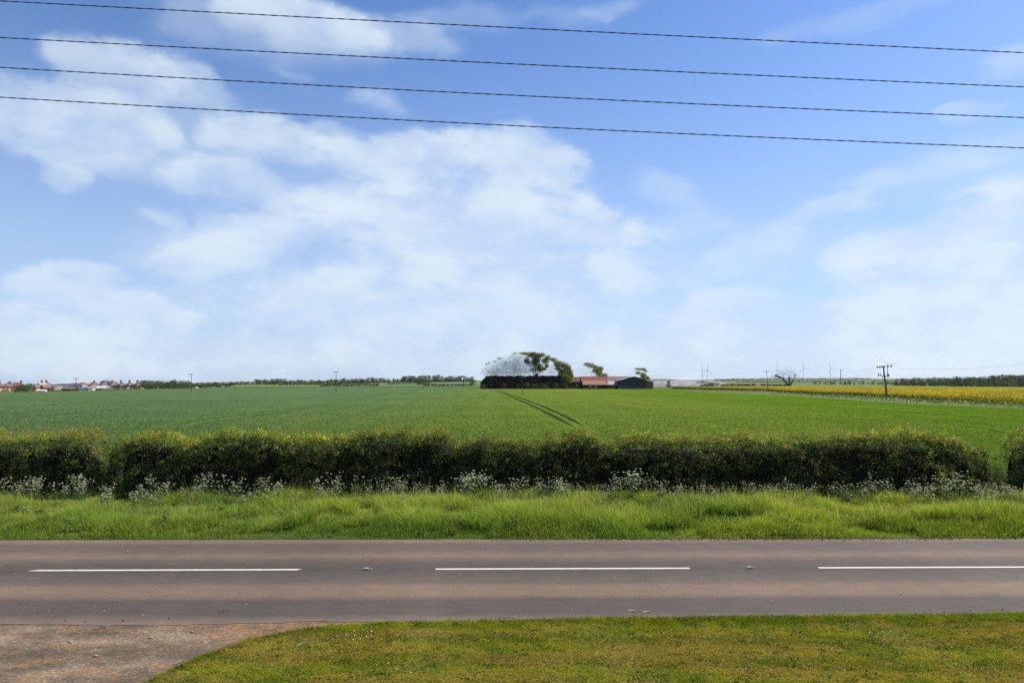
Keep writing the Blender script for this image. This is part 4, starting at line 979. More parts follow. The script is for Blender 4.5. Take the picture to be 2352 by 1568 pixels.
# farm trees ------------------------------------------------------
FD = 352.0
def fpx(px, py, Y=FD): return at(px, py, Y)
def clump_leaves(R_, blobs, per, size, base, Y=FD, depth=5.0, spread=.55):
    P = []; C = []
    for (px, py, rx, ry) in blobs:
        c = at(px, py, Y); sx = rx * Y / F * 1.12; sz = ry * Y / F * 1.25; m = max(6, int(per * sx * sz)); tone = R_.uniform(.8, 1.2); dy = R_.normal(0, depth * .4)
        d = R_.normal(size=(m, 3)); d /= np.linalg.norm(d, axis=1)[:, None]; r = R_.random(m)[:, None] ** spread
        P.append(np.array(c) + [0, dy, 0] + d * r * [sx, min(sx, depth), sz] + R_.normal(0, .25, (m, 3))); C.append(np.array(base) * R_.uniform(.55, 1.5, (m, 1)) * tone)
    return np.concatenate(P), np.concatenate(C)
def limbs_to(mb, R_, base, tips, r0, split=.45):
    top = base + Vector((0, 0, (max(t.z for t in tips) - base.z) * split))
    mb.tube([base - Vector((0, 0, .4)), base.lerp(top, .5), top], [r0, r0 * .8, r0 * .6], 7)
    for t in tips:
        s = base.lerp(top, R_.uniform(.55, 1)); r0 = r0 * .93; m = s.lerp(t, .5) + Vector((R_.normal(0, .4), R_.normal(0, .4), R_.uniform(0, .8)))
        mb.tube([s, m, t], [r0 * .42, r0 * .25, r0 * .07], 5)
def farm_tree(px0, py_base, blobs, label, ghost=None, per=40, size=(.28, .6), Y=FD, base=(.145, .172, .026), seed=1, r0=.45, twigs=0):
    R_ = np.random.default_rng(seed); b = at(px0, py_base, Y); b.z = tz(b.x, Y); root = empty('tree', tuple(b), 0, label, 'tree')
    off = np.array(b); tb = MB()
    allb = list(blobs)
    tips = [at(q[0], q[1], Y) + Vector((0, R_.normal(0, 1.5), 0)) for q in allb[::max(1, len(allb) // 12)]]
    limbs_to(tb, R_, b, tips, r0, .4)
    for i, v in enumerate(tb.v): tb.v[i] = (v[0] - off[0], v[1] - off[1], v[2] - off[2])
    tb.build('trunk', M['bark'], root)
    if blobs:
        P, C = clump_leaves(R_, blobs, per, size, base, Y)
        link('crown', faces_mesh('farm_crown', leaf_quads(P - off, R_.uniform(*size, len(P)), R_), np.full(len(P), 4), M['leaf'], np.repeat(C, 4, 0)), root)
    if ghost:
        Q, C = clump_leaves(R_, [g[:4] for g in ghost], twigs, size, (.16, .18, .19), Y, spread=.5)
        V = leaf_quads(Q - off, R_.uniform(.35, 1.2, len(Q)), R_, 0, .06)
        link('faded_crown', faces_mesh('farm_twigs', V, np.full(len(Q), 4), M['pale_twig']), root)  # pale twigs added to stand for the half-faded leafy crown
    return root
# crowns: green masses (px, py, rx, ry)
farm_tree(1180, 892, [(1183, 811, 8, 1.8), (1197, 811, 7, 2), (1147, 823, 7, 2.2), (1123, 833, 3, 2.2), (1116, 837, 2.6, 2), (1135, 829, 4, 1.2), (1161, 831, 2, 2), (1176, 818, 3, 1)],
          'large tree with its faded leafy crown drawn as sparse grey twigs above the dark thicket', [(1180, 840, 30, 24), (1185, 846, 18, 16), (1140, 848, 26, 16), (1125, 854, 22, 10), (1205, 850, 24, 14), (1160, 836, 26, 14), (1190, 826, 22, 12), (1150, 856, 30, 7), (1215, 838, 14, 16)], per=75, twigs=125, seed=3, r0=.2)
farm_tree(1232, 892, [(1206, 812, 9, 3), (1220, 815, 12, 5), (1232, 820, 12, 8), (1243, 815, 10, 4), (1210, 828, 6, 6), (1214, 834, 5, 3), (1228, 834, 9, 8), (1238, 842, 8, 8), (1226, 848, 7, 4), (1240, 849, 10, 4), (1252, 828, 9, 7), (1258, 822, 7, 5), (1256, 840, 5, 5), (1232, 828, 9, 6), (1250, 846, 6, 3), (1218, 850, 4, 2), (1233, 861, 4, 3), (1225, 812, 10, 3)],
          'tall leafy olive green tree in the middle of the farm clump', [(1222, 858, 20, 7), (1262, 856, 18, 7), (1266, 842, 12, 12), (1245, 858, 14, 6)], per=190, twigs=36, seed=4)
farm_tree(1296, 892, [(1270, 826, 9, 4), (1282, 833, 9, 5), (1292, 838, 9, 6), (1301, 843, 9, 7), (1307, 851, 7, 8), (1310, 860, 6, 9), (1300, 858, 10, 8), (1290, 852, 9, 6), (1282, 846, 7, 5), (1298, 868, 13, 9), (1308, 870, 8, 9), (1288, 862, 8, 6), (1278, 838, 6, 4), (1296, 880, 14, 7), (1285, 872, 8, 8)],
          'dense rounded olive green tree at the right end of the farm clump', [(1272, 848, 10, 10), (1276, 858, 10, 6)], per=190, twigs=30, seed=5)
farm_tree(1368, 892, [(1349, 836, 8, 3.2), (1358, 839, 9, 4.5), (1366, 842, 7, 3), (1371, 847, 10, 5.5), (1380, 846, 7, 4), (1368, 852, 9, 4), (1381, 852, 5, 2), (1378, 858, 9, 4), (1387, 862, 8, 4), (1377, 864, 9, 3)],
          'tree leaning above the red barn roof, faded half drawn as pale twigs', [(1352, 848, 20, 12), (1340, 856, 18, 8), (1360, 856, 16, 8), (1350, 838, 12, 5)], per=190, twigs=20.0, Y=385, seed=6, r0=.22)
farm_tree(1475, 891, [(1465, 847, 8, 1.8), (1475, 848, 9, 2), (1467, 856, 6, 3.2), (1480, 852, 4, 1.6), (1477, 860, 6, 4), (1482, 864, 8, 4), (1487, 868, 7, 4), (1478, 869, 6, 3)],
          'small tree rising behind the dark green barn, faded half drawn as pale twigs', [(1460, 856, 12, 8), (1448, 862, 10, 4), (1474, 854, 12, 6)], per=190, twigs=20.0, Y=392, seed=7, r0=.2)
def thicket():
    """dense thicket under the crowns, its shade put into near-black leaves"""
    R_ = np.random.default_rng(40); zt = at(1180, 863.2, FD).z; n = 17000
    A = at(1105, 890, FD).x; B = at(1300, 890, FD).x; root = empty('thicket', ((A + B) / 2, FD, 0), 0, 'dark flat topped thicket under the sparse farm tree', 'thicket')
    x = R_.uniform(A, B, n); e = np.clip((x - A + .6) / 3.5, .25, 1) ** .5 * (.97 + .06 * vn(x * .7, x * 0))
    z = zt * R_.random(n) * e; y = R_.uniform(-5, 4, n); y = np.where(R_.random(n) < .6, -5 + R_.exponential(.7, n) + 1.5 * vn.fbm(x * .3, z * .4), y)
    c = np.array([.010, .016, .009]) * R_.uniform(.4, 1.5, (n, 1))  # near-black, the shade of the clump put into the leaf colour
    P = np.stack([x - (A + B) / 2, y, z], 1)
    link('foliage', faces_mesh('thicket_foliage', leaf_quads(P, R_.uniform(.4, .9, n), R_), np.full(n, 4), M['far_leaf'], np.repeat(c, 4, 0)), root)
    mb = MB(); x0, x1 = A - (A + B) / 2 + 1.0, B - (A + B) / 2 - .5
    mb.box(x0 + 1.6, x1, -4.0, 3.4, 0, zt - .4); mb.build('twigs', M['dark_core'], root)
    tb = MB()
    for k in range(26):
        xx = R_.uniform(x0 + 22, x1 + 2); yy = R_.uniform(-5.6, -4.6); tb.tube([(xx, yy, 0), (xx + R_.normal(0, .2), yy, 1.6), (xx + R_.normal(0, .5), yy + .3, 3.4)], [.16, .13, .1], 5)
    tb.build('stems', M['bark'], root)
thicket()
for p, yt, lab, v, D, ws in ((1212, 878, 'small pale green bush at the foot of the dark thicket beside a pole', 0, 343, 1.0), (1240, 880, 'light green bush under the middle of the farm trees', 1, 343, 1.2), (1225, 881, 'pale bush between two bushes under the farm trees', 2, 343, 1.1), (1276, 880, 'light green bush under the right farm tree', 3, 342, 1.1), (1298, 878, 'tall light green bush at the right foot of the farm clump', 1, 342, .9),
                            (1157, 879.5, 'bright small bush in front of the dark thicket', 2, 343, .9), (1110, 881, 'green bush at the left foot of the dark thicket', 0, 345, 1.2), (1535.5, 875.5, 'round dark green bush right of the dark green barn', 3, 395, .75), (56, 883, 'large dark green round bush in front of the brick houses', 0, 480, 2.0), (48, 886, 'smaller dark bush joined to the large bush by the houses', 3, 470, 1.8),
                            (272, 886, 'dark bush in front of the middle semi detached houses', 1, 560, 1.2), (178, 890, 'green bush beside the small white gables', 2, 540, 1.4), (1253, 882, 'low bush under the middle farm trees', 0, 342, 1.0), (1191, 882, 'low green bush left of the mid field pole', 1, 343, .9)):
    place_tree(p, yt, D, SV[v], lab, name='bush', wscale=ws, cat='bush')

def bare_tree():
    Y = 520; b = at(1813, 886, Y); b.z = tz(b.x, Y) - .2; root = empty('tree', tuple(b), 0, 'bare tree with thick dark limbs standing behind the rapeseed', 'tree'); tb = MB(); R_ = np.random.default_rng(2)
    def P(x, y): v = at(1470 + x * .18228, 814.6 + y * .18228, Y) - b; return Vector((v.x, R_.normal(0, .7), v.z))
    limbs = [([(1880, 392), (1850, 365), (1820, 325), (1780, 290), (1745, 268), (1700, 262)], .75), ([(1815, 320), (1808, 262)], .42), ([(1882, 392), (1883, 330), (1880, 275)], .8), ([(1883, 330), (1892, 290), (1900, 268)], .4), ([(1888, 390), (1915, 350), (1940, 300), (1955, 262)], .6),
             ([(1780, 290), (1750, 285), (1715, 275)], .3), ([(1745, 268), (1722, 250)], .25)]
    for l, r in limbs:
        p = [P(*q) for q in l]; tb.tube(p, [r * (1 - .6 * k / (len(p) - 1)) for k in range(len(p))], 6)
    tb.build('trunk', pmat('dark_bark', (.075, .040, .034), (.05, .028, .025), 1, .9), root)
    tw = MB(); st = [P(*q) for q in ((1700, 262), (1722, 250), (1808, 262), (1880, 275), (1900, 268), (1955, 262), (1745, 268), (1840, 300), (1930, 310))]
    for k in range(70):
        s = st[int(R_.integers(len(st)))]; a = R_.uniform(0, math.pi); t = P(1850 + 150 * math.cos(a) * R_.uniform(.5, 1.02), 262 - 150 * math.sin(a) * R_.uniform(.4, 1.0))
        m = s.lerp(t, .5) + Vector((R_.normal(0, .8), R_.normal(0, .6), R_.uniform(0, 1.2))); tw.tube([s, m, t], [.05, .03, .015], 3, cap=False)
    tw.build('twigs', M['pale_twig'], root)
    Q = []
    for q, m, r in (((1705, 268), 60, 1.3), ((1740, 272), 26, .9), ((1960, 258), 34, 1.0), ((1890, 200), 6, .5), ((1680, 300), 24, 1.6), ((1990, 300), 14, 1.4)):
        c = P(*q); Q.append(np.array(c) + R_.normal(0, r, (m, 3)) * [1.2, 1, .6])
    Q = np.concatenate(Q); C = np.array([.085, .06, .03]) * R_.uniform(.6, 1.5, (len(Q), 1))
    link('leaves', faces_mesh('bare_tree_leaves', leaf_quads(Q, R_.uniform(.4, .8, len(Q)), R_), np.full(len(Q), 4), M['far_leaf'], np.repeat(C, 4, 0)), root)
bare_tree()

# ------------------------------------------------------------------ farm buildings
def gable_roof(mb, x0, x1, y0, y1, ze, zr, th=.18, over=.3):
    ym = (y0 + y1) / 2
    k = (zr - ze) / (ym - y0); a = y0 - over; za = ze - over * k; b = y1 + over
    for (p, zp, q, zq) in ((a, za, ym, zr), (ym, zr, b, za)):
        i = len(mb.v); mb.v += [(x0, p, zp), (x1, p, zp), (x1, q, zq), (x0, q, zq), (x0, p, zp + th), (x1, p, zp + th), (x1, q, zq + th), (x0, q, zq + th)]
        for f in ((0, 3, 2, 1), (4, 5, 6, 7), (0, 1, 5, 4), (1, 2, 6, 5), (2, 3, 7, 6), (3, 0, 4, 7)): mb.f.append(tuple(i + t for t in f))
def gable_walls(mb, x0, x1, y0, y1, ze, zr):
    ym = (y0 + y1) / 2
    mb.quad((x0, y0, 0), (x1, y0, 0), (x1, y0, ze), (x0, y0, ze)); mb.quad((x1, y1, 0), (x0, y1, 0), (x0, y1, ze), (x1, y1, ze))
    mb.quad((x0, y1, 0), (x0, y0, 0), (x0, y0, ze), (x0, ym, zr), (x0, y1, ze)); mb.quad((x1, y0, 0), (x1, y1, 0), (x1, y1, ze), (x1, ym, zr), (x1, y0, ze))
def slab(mb, a, b, c, d, th=.15):
    i = len(mb.v); mb.v += [tuple(p) for p in (a, b, c, d)] + [(p[0], p[1], p[2] + th) for p in (a, b, c, d)]
    for f in ((0, 3, 2, 1), (4, 5, 6, 7), (0, 1, 5, 4), (1, 2, 6, 5), (2, 3, 7, 6), (3, 0, 4, 7)): mb.f.append(tuple(i + t for t in f))
def window(parent, x, y, z, w, h, axis='y', sign=-1, bars=True, frame=None):
    """framed window on a wall facing -y (axis y) or +x (axis x)"""
    f = MB(); t = .08 if w > .6 else .05; g = MB()
    def bx(m, a0, a1, z0, z1, d0, d1):
        if axis == 'y': m.box(x + a0, x + a1, y + sign * d1 if sign < 0 else y + d0, y + sign * d0 if sign < 0 else y + d1, z + z0, z + z1)
        else: m.box(x + d0 if sign > 0 else x - d1, x + d1 if sign > 0 else x - d0, y + a0, y + a1, z + z0, z + z1)
    bx(f, -w / 2, w / 2, 0, t, .005, .08); bx(f, -w / 2, w / 2, h - t, h, .005, .08); bx(f, -w / 2, -w / 2 + t, t, h - t, .005, .08); bx(f, w / 2 - t, w / 2, t, h - t, .005, .08)
    if bars: bx(f, -t / 2, t / 2, t, h - t, .005, .08)
    bx(g, -w / 2 + t, w / 2 - t, t, h - t, .003, .03)
    o = f.build('window', frame or M['white'], parent); g.build('pane', M['glass'], o); return o
def farm():
    Y = 352.0; X = lambda px: (px - CX) / F * Y * 1.0; Zp = lambda y, yy=Y: at(CX, y, yy).z
    # long barn: two roof halves
    e = empty('barn', (X(1366), Y, 0), 0, 'long brick barn with red tiled roof left and grey brown roof right', 'barn'); ox = X(1366)
    x0, x1, x2 = X(1336) - ox, X(1397) - ox, X(1453) - ox; ze, zr = Zp(874), Zp(865, Y + 4)
    w = MB(); gable_walls(w, x0, x2, 0, 8, ze, zr); w.build('wall', M['dark_brick'], e)
    r = MB(); gable_roof(r, x0 - .3, x1, 0, 8, ze + .02, zr + .02); ra = r.build('roof', M['tile_red'], e); ra['label'] = 'red tiled left half of the barn roof'
    r = MB(); gable_roof(r, x1 + .02, x2 + .3, 0, 8, ze + .02, zr + .05); rb = r.build('roof', M['tile_grey'], e); rb['label'] = 'grey brown right half of the barn roof'
    b = MB(); b.box(x1 + 4.7, x1 + 6.2, -.05, -.01, 2.3, 3.4); b.build('opening', M['black'], e)
    window(e, x1 + 2.2, 0, 2.6, 1.0, .8); window(e, x1 + 3.4, 0, 2.6, .8, .8)
    # left byre
    e = empty('byre', (X(1322), Y, 0), 0, 'lower barn with patched red roof beside the farm trees', 'barn'); ox = X(1322)
    a0, a1 = X(1306) - ox, X(1336) - ox - .4; zel = Zp(876.5)
    w = MB(); gable_walls(w, a0, a1, .3, 7, zel, Zp(866, Y + 3.6)); w.build('wall', M['dark_brick'], e)
    r = MB(); gable_roof(r, a0 - .3, a1, .3, 7, zel + .02, Zp(866, Y + 3.6) + .02); r.build('roof', M['tile_red'], e)
    d = MB(); d.box(a0 + 1.6, a0 + 2.4, .22, .29, 1.9, 3.2); d.build('door', M['dark_wood'], e)
    window(e, a0 + 4.2, .3, 1.2, .9, .9)
    # lean-to in front
    Yl = 346.0; XL = lambda px: (px - CX) / F * Yl
    e = empty('lean_to_shed', (XL(1369), Yl, 0), 0, 'low shed with pale orange tiled roof in front of the long barn', 'shed'); ox = XL(1369)
    b0, b1 = XL(1341) - ox, XL(1396) - ox; zf, zb = Zp(883.5, Yl), Zp(874.4, 351.6)
    w = MB(); o0, o1 = XL(1374.5) - ox, XL(1393) - ox; zo = zf - .35
    w.quad((b0, 0, 0), (o0, 0, 0), (o0, 0, zf), (b0, 0, zf)); w.quad((o1, 0, 0), (b1, 0, 0), (b1, 0, zf), (o1, 0, zf)); w.quad((o0, 0, zo), (o1, 0, zo), (o1, 0, zf), (o0, 0, zf))
    w.quad((b0, 5.5, 0), (b0, 0, 0), (b0, 0, zf), (b0, 5.5, zb)); w.quad((b1, 0, 0), (b1, 5.5, 0), (b1, 5.5, zb), (b1, 0, zf)); w.quad((b1, 5.5, 0), (b0, 5.5, 0), (b0, 5.5, zb), (b1, 5.5, zb)); w.build('wall', M['dark_brick'], e)
    r = MB(); slab(r, (b0 - .3, -.35, zf - .1), (b1 + .25, -.35, zf - .1), (b1 - .5, 5.5, zb + .05), (b0 - .3, 5.5, zb + .05)); r.build('roof', M['tile_orange'], e)
    v = MB(); slab(v, (b0 - .5, -.4, zf - .1), (b0 - .31, -.4, zf - .1), (b0 - .31, 5.5, zb + .1), (b0 - .5, 5.5, zb + .1), .22); v.build('verge_board', M['grey_metal'], e)
    window(e, XL(1355.5) - ox, 0, .75, 1.1, 1.1); window(e, XL(1368.5) - ox, 0, .75, 1.1, 1.1)
    k = MB(); k.box(o0, o1, 3.0, 3.1, 0, zo); k.build('opening', M['black'], e)
    # red brick store
    e = empty('brick_store', (XL(1408), Yl, 0), 0, 'small red walled store with grey mossy roof beside the dark green barn', 'shed'); ox = XL(1408)
    c0, c1 = XL(1397.3) - ox, XL(1417.5) - ox
    w = MB(); w.box(c0, c1, .2, 5.6, 0, zf - .12); w.build('wall', M['dark_brick'], e)
    r = MB(); slab(r, (c0 - .02, -.1, zf - .1), (c1, -.1, zf - .1), (c1, 5.5, zb - .1), (c0 - .02, 5.5, zb - .1)); r.build('roof', M['sheet_roof'], e)
    d = MB(); d.box(c0 + 1.4, c0 + 2.5, .13, .19, 0, 1.8); d.build('door', M['wood'], e)
    # dark green barn, gable to the field
    Yg = 344.0; XG = lambda px: (px - CX) / F * Yg
    e = empty('green_barn', (XG(1455), Yg, 0), 0, 'large dark green clad barn with shallow grey roof and blue door', 'barn'); ox = XG(1455)
    g0, g1, g2 = XG(1418) - ox, XG(1485) - ox, XG(1501) - ox; zl, za, zrr = Zp(872.5, Yg), Zp(865, Yg), Zp(874.5, Yg); zq = Zp(876.5, Yg); gm = XG(1457) - ox; dp = 20
    prof = [(g0, zl - .4), (g0 + 2.6, zl + .15), (gm - 3.6, za - .7), (gm, za), (gm + 2.6, za - .6), (g1, zrr)]
    w = MB(); w.quad((g0, 0, 0), (g1, 0, 0), *[(x, 0, z) for x, z in prof[::-1]]); w.quad((g1, dp, 0), (g0, dp, 0), *[(x, dp, z) for x, z in prof])
    w.quad((g0, dp, 0), (g0, 0, 0), (g0, 0, zl - .4), (g0, dp, zl - .4)); w.quad((g1, 0, 0), (g1, dp, 0), (g1, dp, zrr), (g1, 0, zrr)); w.build('wall', M['green_clad'], e)
    r = MB()
    for (xa, z1), (xb, z2) in zip(prof[:-1], prof[1:]): slab(r, (xa, -.3, z1 + .03), (xb, -.3, z2 + .03), (xb, dp + .3, z2 + .03), (xa, dp + .3, z1 + .03), .14)
    r.build('roof', M['sheet_roof'], e)
    s = MB(); s.box(g1 + .02, g2, 1.2, dp - 1, 0, zq - .1); s.build('side_bay', M['slate'], e)
    r = MB(); slab(r, (g1 + .02, .9, zrr - .02), (g2 + .3, .9, zq - .1), (g2 + .3, dp - .7, zq - .1), (g1 + .02, dp - .7, zrr - .02), .14); r.build('side_roof', M['slate'], e)
    d = MB(); d.box(XG(1420) - ox, XG(1436.5) - ox, -.12, -.03, .1, Zp(884.5, Yg)); d.build('door', M['blue_door'], e)
    d = MB(); d.box(XG(1437.5) - ox, XG(1470) - ox, -.06, -.02, .05, 1.2); d.build('plinth', M['blue_door'], e)
    # pale flat canopy seen behind the green barn
    e = empty('silo_roof', (XG(1466), 372, 0), 0, 'pale grey roofed outbuilding just showing behind the dark green barn', 'shed')
    w = MB(); z = Zp(866, 372); w.box(-5.5, 3.6, 0, 6, 0, z - .5); w.build('wall', M['slate'], e); r = MB(); slab(r, (-6, -.4, z - .45), (4.2, -.4, z - .45), (4.2, 6.3, z + .2), (-6, 6.3, z + .2), .2); r.build('roof', M['sheet_roof'], e)
farm()

# ------------------------------------------------------------------ village houses at the left
def hip_house(px, y_eave, y_ridge, y_base, wpx, label, D=640, rz=0.0, roof='tile_brown', wall='brick', chim='red_brick', gable=None, group=None, depth=8.0, chims=(0.0,), nwin=3):
    u = (px - CX) / F; x = u * D; z0 = tz(x, D) - .3; w = wpx * D / F
    ze = at(px, y_eave, D).z - z0; zr = at(px, y_ridge, D + depth / 2).z - z0
    e = empty('house', (x, D, z0), rz, label, 'house', group); hw = w / 2; hd = depth / 2
    m = MB(); m.box(-hw, hw, 0, depth, 0, ze); m.build('wall', M[wall], e)
    rr = max(.6, hw - hd * .9); o = .45; r = MB()
    r.quad((-hw - o, -o, ze), (hw + o, -o, ze), (rr, hd, zr), (-rr, hd, zr)); r.quad((hw + o, depth + o, ze), (-hw - o, depth + o, ze), (-rr, hd, zr), (rr, hd, zr))
    r.quad((-hw - o, depth + o, ze), (-hw - o, -o, ze), (-rr, hd, zr)); r.quad((hw + o, -o, ze), (hw + o, depth + o, ze), (rr, hd, zr)); r.quad((-hw - o, -o, ze - .02), (-hw - o, depth + o, ze - .02), (hw + o, depth + o, ze - .02), (hw + o, -o, ze - .02))
    ro = r.build('roof', M[roof], e)
    for cx in chims:
        c = MB(); c.box(cx - .75, cx + .75, hd - .5, hd + .5, zr - .9, zr + 1.5); c.box(cx - .88, cx + .88, hd - .62, hd + .62, zr + 1.5, zr + 1.75)
        for q in (-.4, .4): c.tube([(cx + q, hd, zr + 1.75), (cx + q, hd, zr + 2.3)], .16, 6)
        c.build('chimney', M[chim], ro)
    for k in range(nwin):
        wx = -hw + w * (k + .5) / nwin
        window(e, wx, 0, ze * .58, 1.7, 1.25)
        if k != nwin // 2: window(e, wx, 0, ze * .13, 1.7, 1.3)
        else:
            d = MB(); d.box(wx - .5, wx + .5, -.09, -.01, .3, 2.4); d.build('door', M['white'], e)
    window(e, hw, hd, ze * .58, 1.2, 1.1, 'x', 1)
    return e
def side(px): return math.atan2((px - CX) / F, 1)
G = 'brick semi detached houses at the left edge of the field'
HS = [(3, 886.5, 878, 897, 30, 'brick house cut off by the left frame edge with row of white windows', 600, 'tile_brown', 'brick', (0,)),
      (24, 887, 880.5, 897, 22, 'brick house with low brown roof second from the left edge', 610, 'tile_brown', 'brick', (1.0,)),
      (47, 886.5, 878.5, 895, 38, 'house with broad terracotta roof behind the large dark bush', 640, 'tile_red', 'brick', (2.0,)),
      (114, 886, 878, 895, 27, 'brick house with brown hipped roof right of the white gabled house', 620, 'tile_brown', 'brick', (-1.0,)),
      (203, 886, 879, 895, 26, 'hip roofed house left of the two chimneyed semis, without chimney', 660, 'tile_brown', 'brick', ()),
      (221, 886, 878.5, 895, 27, 'hip roofed brick house behind the long grey shed roof', 660, 'tile_brown', 'brick', (0,)),
      (244, 886, 878.5, 894.5, 27, 'brick semi at the right end of the long grey shed', 650, 'tile_brown', 'brick', (-.5,)),
      (265.5, 885, 877.8, 894, 26, 'brick semi behind the dark bush, third from the right', 650, 'tile_brown', 'brick', (-1.0,)),
      (285.5, 885, 877.8, 894, 25, 'brick semi with chimney, fourth from the copse counting leftwards', 650, 'tile_brown', 'brick', (-1.0,)),
      (305, 885, 877.8, 893.5, 25, 'brick semi next but one to the copse', 650, 'tile_brown', 'brick', (-1.0,)),
      (323.5, 884.5, 877.5, 893, 24, 'rightmost brick semi beside the dark copse', 650, 'tile_brown', 'brick', (-1.0,))]
HS[7] = HS[7][:5] + ('brick semi behind the dark bush with red chimney',) + HS[7][6:]
HS[8] = HS[8][:5] + ('brick semi right of the one behind the dark bush',) + HS[8][6:]
for (px, ye, yr, yb, w, lab, D, rf, wl, ch) in HS:
    hip_house(px + 1, ye, yr, yb, w * .72, lab, D, .9, rf, wl, group=G, chims=ch)
def gable_house(px, y_ridge, y_eave, wpx, label, D, wall, roof, trim=None, depth=9, chim=None, rz=0.0, name='house', cat='house', win=True):
    """gable end towards the viewer"""
    u = (px - CX) / F; x = u * D; z0 = tz(x, D) - .3; hw = wpx * D / F / 2; ze = at(px, y_eave, D).z - z0; zr = at(px, y_ridge, D).z - z0
    e = empty(name, (x, D, z0), rz, label, cat)
    w = MB(); w.quad((-hw, 0, 0), (hw, 0, 0), (hw, 0, ze), (0, 0, zr), (-hw, 0, ze)); w.quad((hw, depth, 0), (-hw, depth, 0), (-hw, depth, ze), (0, depth, zr), (hw, depth, ze))
    w.quad((-hw, depth, 0), (-hw, 0, 0), (-hw, 0, ze), (-hw, depth, ze)); w.quad((hw, 0, 0), (hw, depth, 0), (hw, depth, ze), (hw, 0, ze)); w.build('wall', M[wall], e)
    r = MB(); slab(r, (-hw - .3, -.3, ze - .25), (0, -.3, zr + .02), (0, depth + .3, zr + .02), (-hw - .3, depth + .3, ze - .25), .14); slab(r, (0, -.3, zr + .02), (hw + .3, -.3, ze - .25), (hw + .3, depth + .3, ze - .25), (0, depth + .3, zr + .02), .14); ro = r.build('roof', M[roof], e)
    if trim:
        t = MB(); slab(t, (-hw - .32, -.4, ze - .45), (0, -.4, zr - .12), (0, -.31, zr - .12), (-hw - .32, -.31, ze - .45), .45); slab(t, (0, -.4, zr - .12), (hw + .32, -.4, ze - .45), (hw + .32, -.31, ze - .45), (0, -.31, zr - .12), .45); t.build('bargeboard', M[trim], e)
    if win: window(e, 0, 0, ze * .55, hw * .9, min(1.3, ze * .4))
    if chim:
        c = MB(); c.box(-.6, .6, depth * .5 - .5, depth * .5 + .5, zr - .5, zr + 2.2); c.tube([(-.25, depth * .5, zr + 2.2), (-.25, depth * .5, zr + 2.7)], .16, 6); c.tube([(.25, depth * .5, zr + 2.2), (.25, depth * .5, zr + 2.7)], .16, 6); c.build('chimney', M['red_brick'], ro)
    return e
gable_house(90, 879, 886, 15, 'white rendered gabled house with tall red chimney', 610, 'white', 'sheet_roof', chim=True)
gable_house(98.5, 883, 889, 9, 'small pink brick gabled house with white bargeboards', 590, 'red_brick', 'tile_brown', 'white')
gable_house(82, 884, 889, 8, 'small white trimmed gable left of the white house', 595, 'brick', 'tile_brown', 'white')
gable_house(189, 887.5, 891.5, 10, 'left of two small bungalow gables with white bargeboards', 540, 'white', 'tile_brown', 'white', name='bungalow', cat='bungalow')
gable_house(200.5, 887.5, 891.5, 10, 'right of two small bungalow gables with white bargeboards', 540, 'white', 'tile_brown', 'white', name='bungalow', cat='bungalow')
def long_shed(px0, px1, y_top, y_eave, D, wall, roof, label, name='shed', cat='shed', extra=None, depth=7):
    x0 = (px0 - CX) / F * D; x1 = (px1 - CX) / F * D; xm = (x0 + x1) / 2; z0 = min(tz(x0, D), tz(x1, D)) - .3; e = empty(name, (xm, D, z0), 0, label, cat); a, b = x0 - xm, x1 - xm
    ze = at(px0, y_eave, D).z - z0; zr = at(px0, y_top, D + depth / 2).z - z0
    ze = max(ze, 1.0); zr = max(zr, ze + .35)
    w = MB(); gable_walls(w, a, b, 0, depth, ze, zr); w.build('wall', M[wall], e); r = MB(); gable_roof(r, a - .2, b + .2, 0, depth, ze + .02, zr + .02, .12, .25); ro = r.build('roof', M[roof], e)
    k = max(1, int((b - a) / 5))
    for i in range(k):
        cx = a + (b - a) * (i + .5) / k
        if i % 2 == 0:
            d = MB(); d.box(cx - .5, cx + .5, -.09, -.01, .3, min(2.2, ze - .1)); d.build('door', M['dark_wood'], e)
        else: window(e, cx, 0, ze * .35, 1.2, ze * .4)
    if extra: extra(e, a, b, ze, zr, depth)
    return e
long_shed(131, 162, 881, 885.5, 650, 'brick', 'slate', 'long bungalow with dark slate roof behind the blue fascia building', 'bungalow', 'bungalow')
long_shed(161, 188, 879.5, 886, 655, 'brick', 'tile_brown', 'bungalow with higher brown roof right of the dark slate bungalow', 'bungalow', 'bungalow')
def fascia(e, a, b, ze, zr, d):
    f = MB(); f.box(a + (b - a) * .45, b, -.42, -.3, ze - .1, ze + .9); o = f.build('fascia', M['blue'], e); o['label'] = 'bright blue right half of the fascia'
    f = MB(); f.box(a, a + (b - a) * .45 - .02, -.42, -.3, ze - .1, ze + .9); o = f.build('fascia', M['white'], e)
long_shed(137, 192, 884.6, 886.8, 575, 'white', 'sheet_roof', 'long low building with white and bright blue fascia', 'workshop', 'building', fascia)
def sky_lights(e, a, b, ze, zr, d):
    for f in (.45, .72):
        s = MB(); x = a + (b - a) * f; slab(s, (x - 1.6, 0.5, ze + (zr - ze) * .5 / (d / 2) + .2), (x + 1.6, .5, ze + (zr - ze) * .5 / (d / 2) + .2), (x + 1.9, 2.6, ze + (zr - ze) * 2.6 / (d / 2) + .2), (x - 1.2, 2.6, ze + (zr - ze) * 2.6 / (d / 2) + .2), .05); s.build('skylight', M['white'], e)
    g = MB(); g.box(b - 3.2, b + .05, -.1, -.02, ze * .3, ze); g.build('panel', M['white'], e)
long_shed(205, 250, 885.5, 892, 560, 'slate', 'sheet_roof', 'long grey roofed shed with two white skylights', 'shed', 'shed', sky_lights)
long_shed(126, 138, 887, 892, 550, 'sheet_roof', 'sheet_roof', 'grey pink rendered garage left of the brown flat shed', 'garage', 'garage')
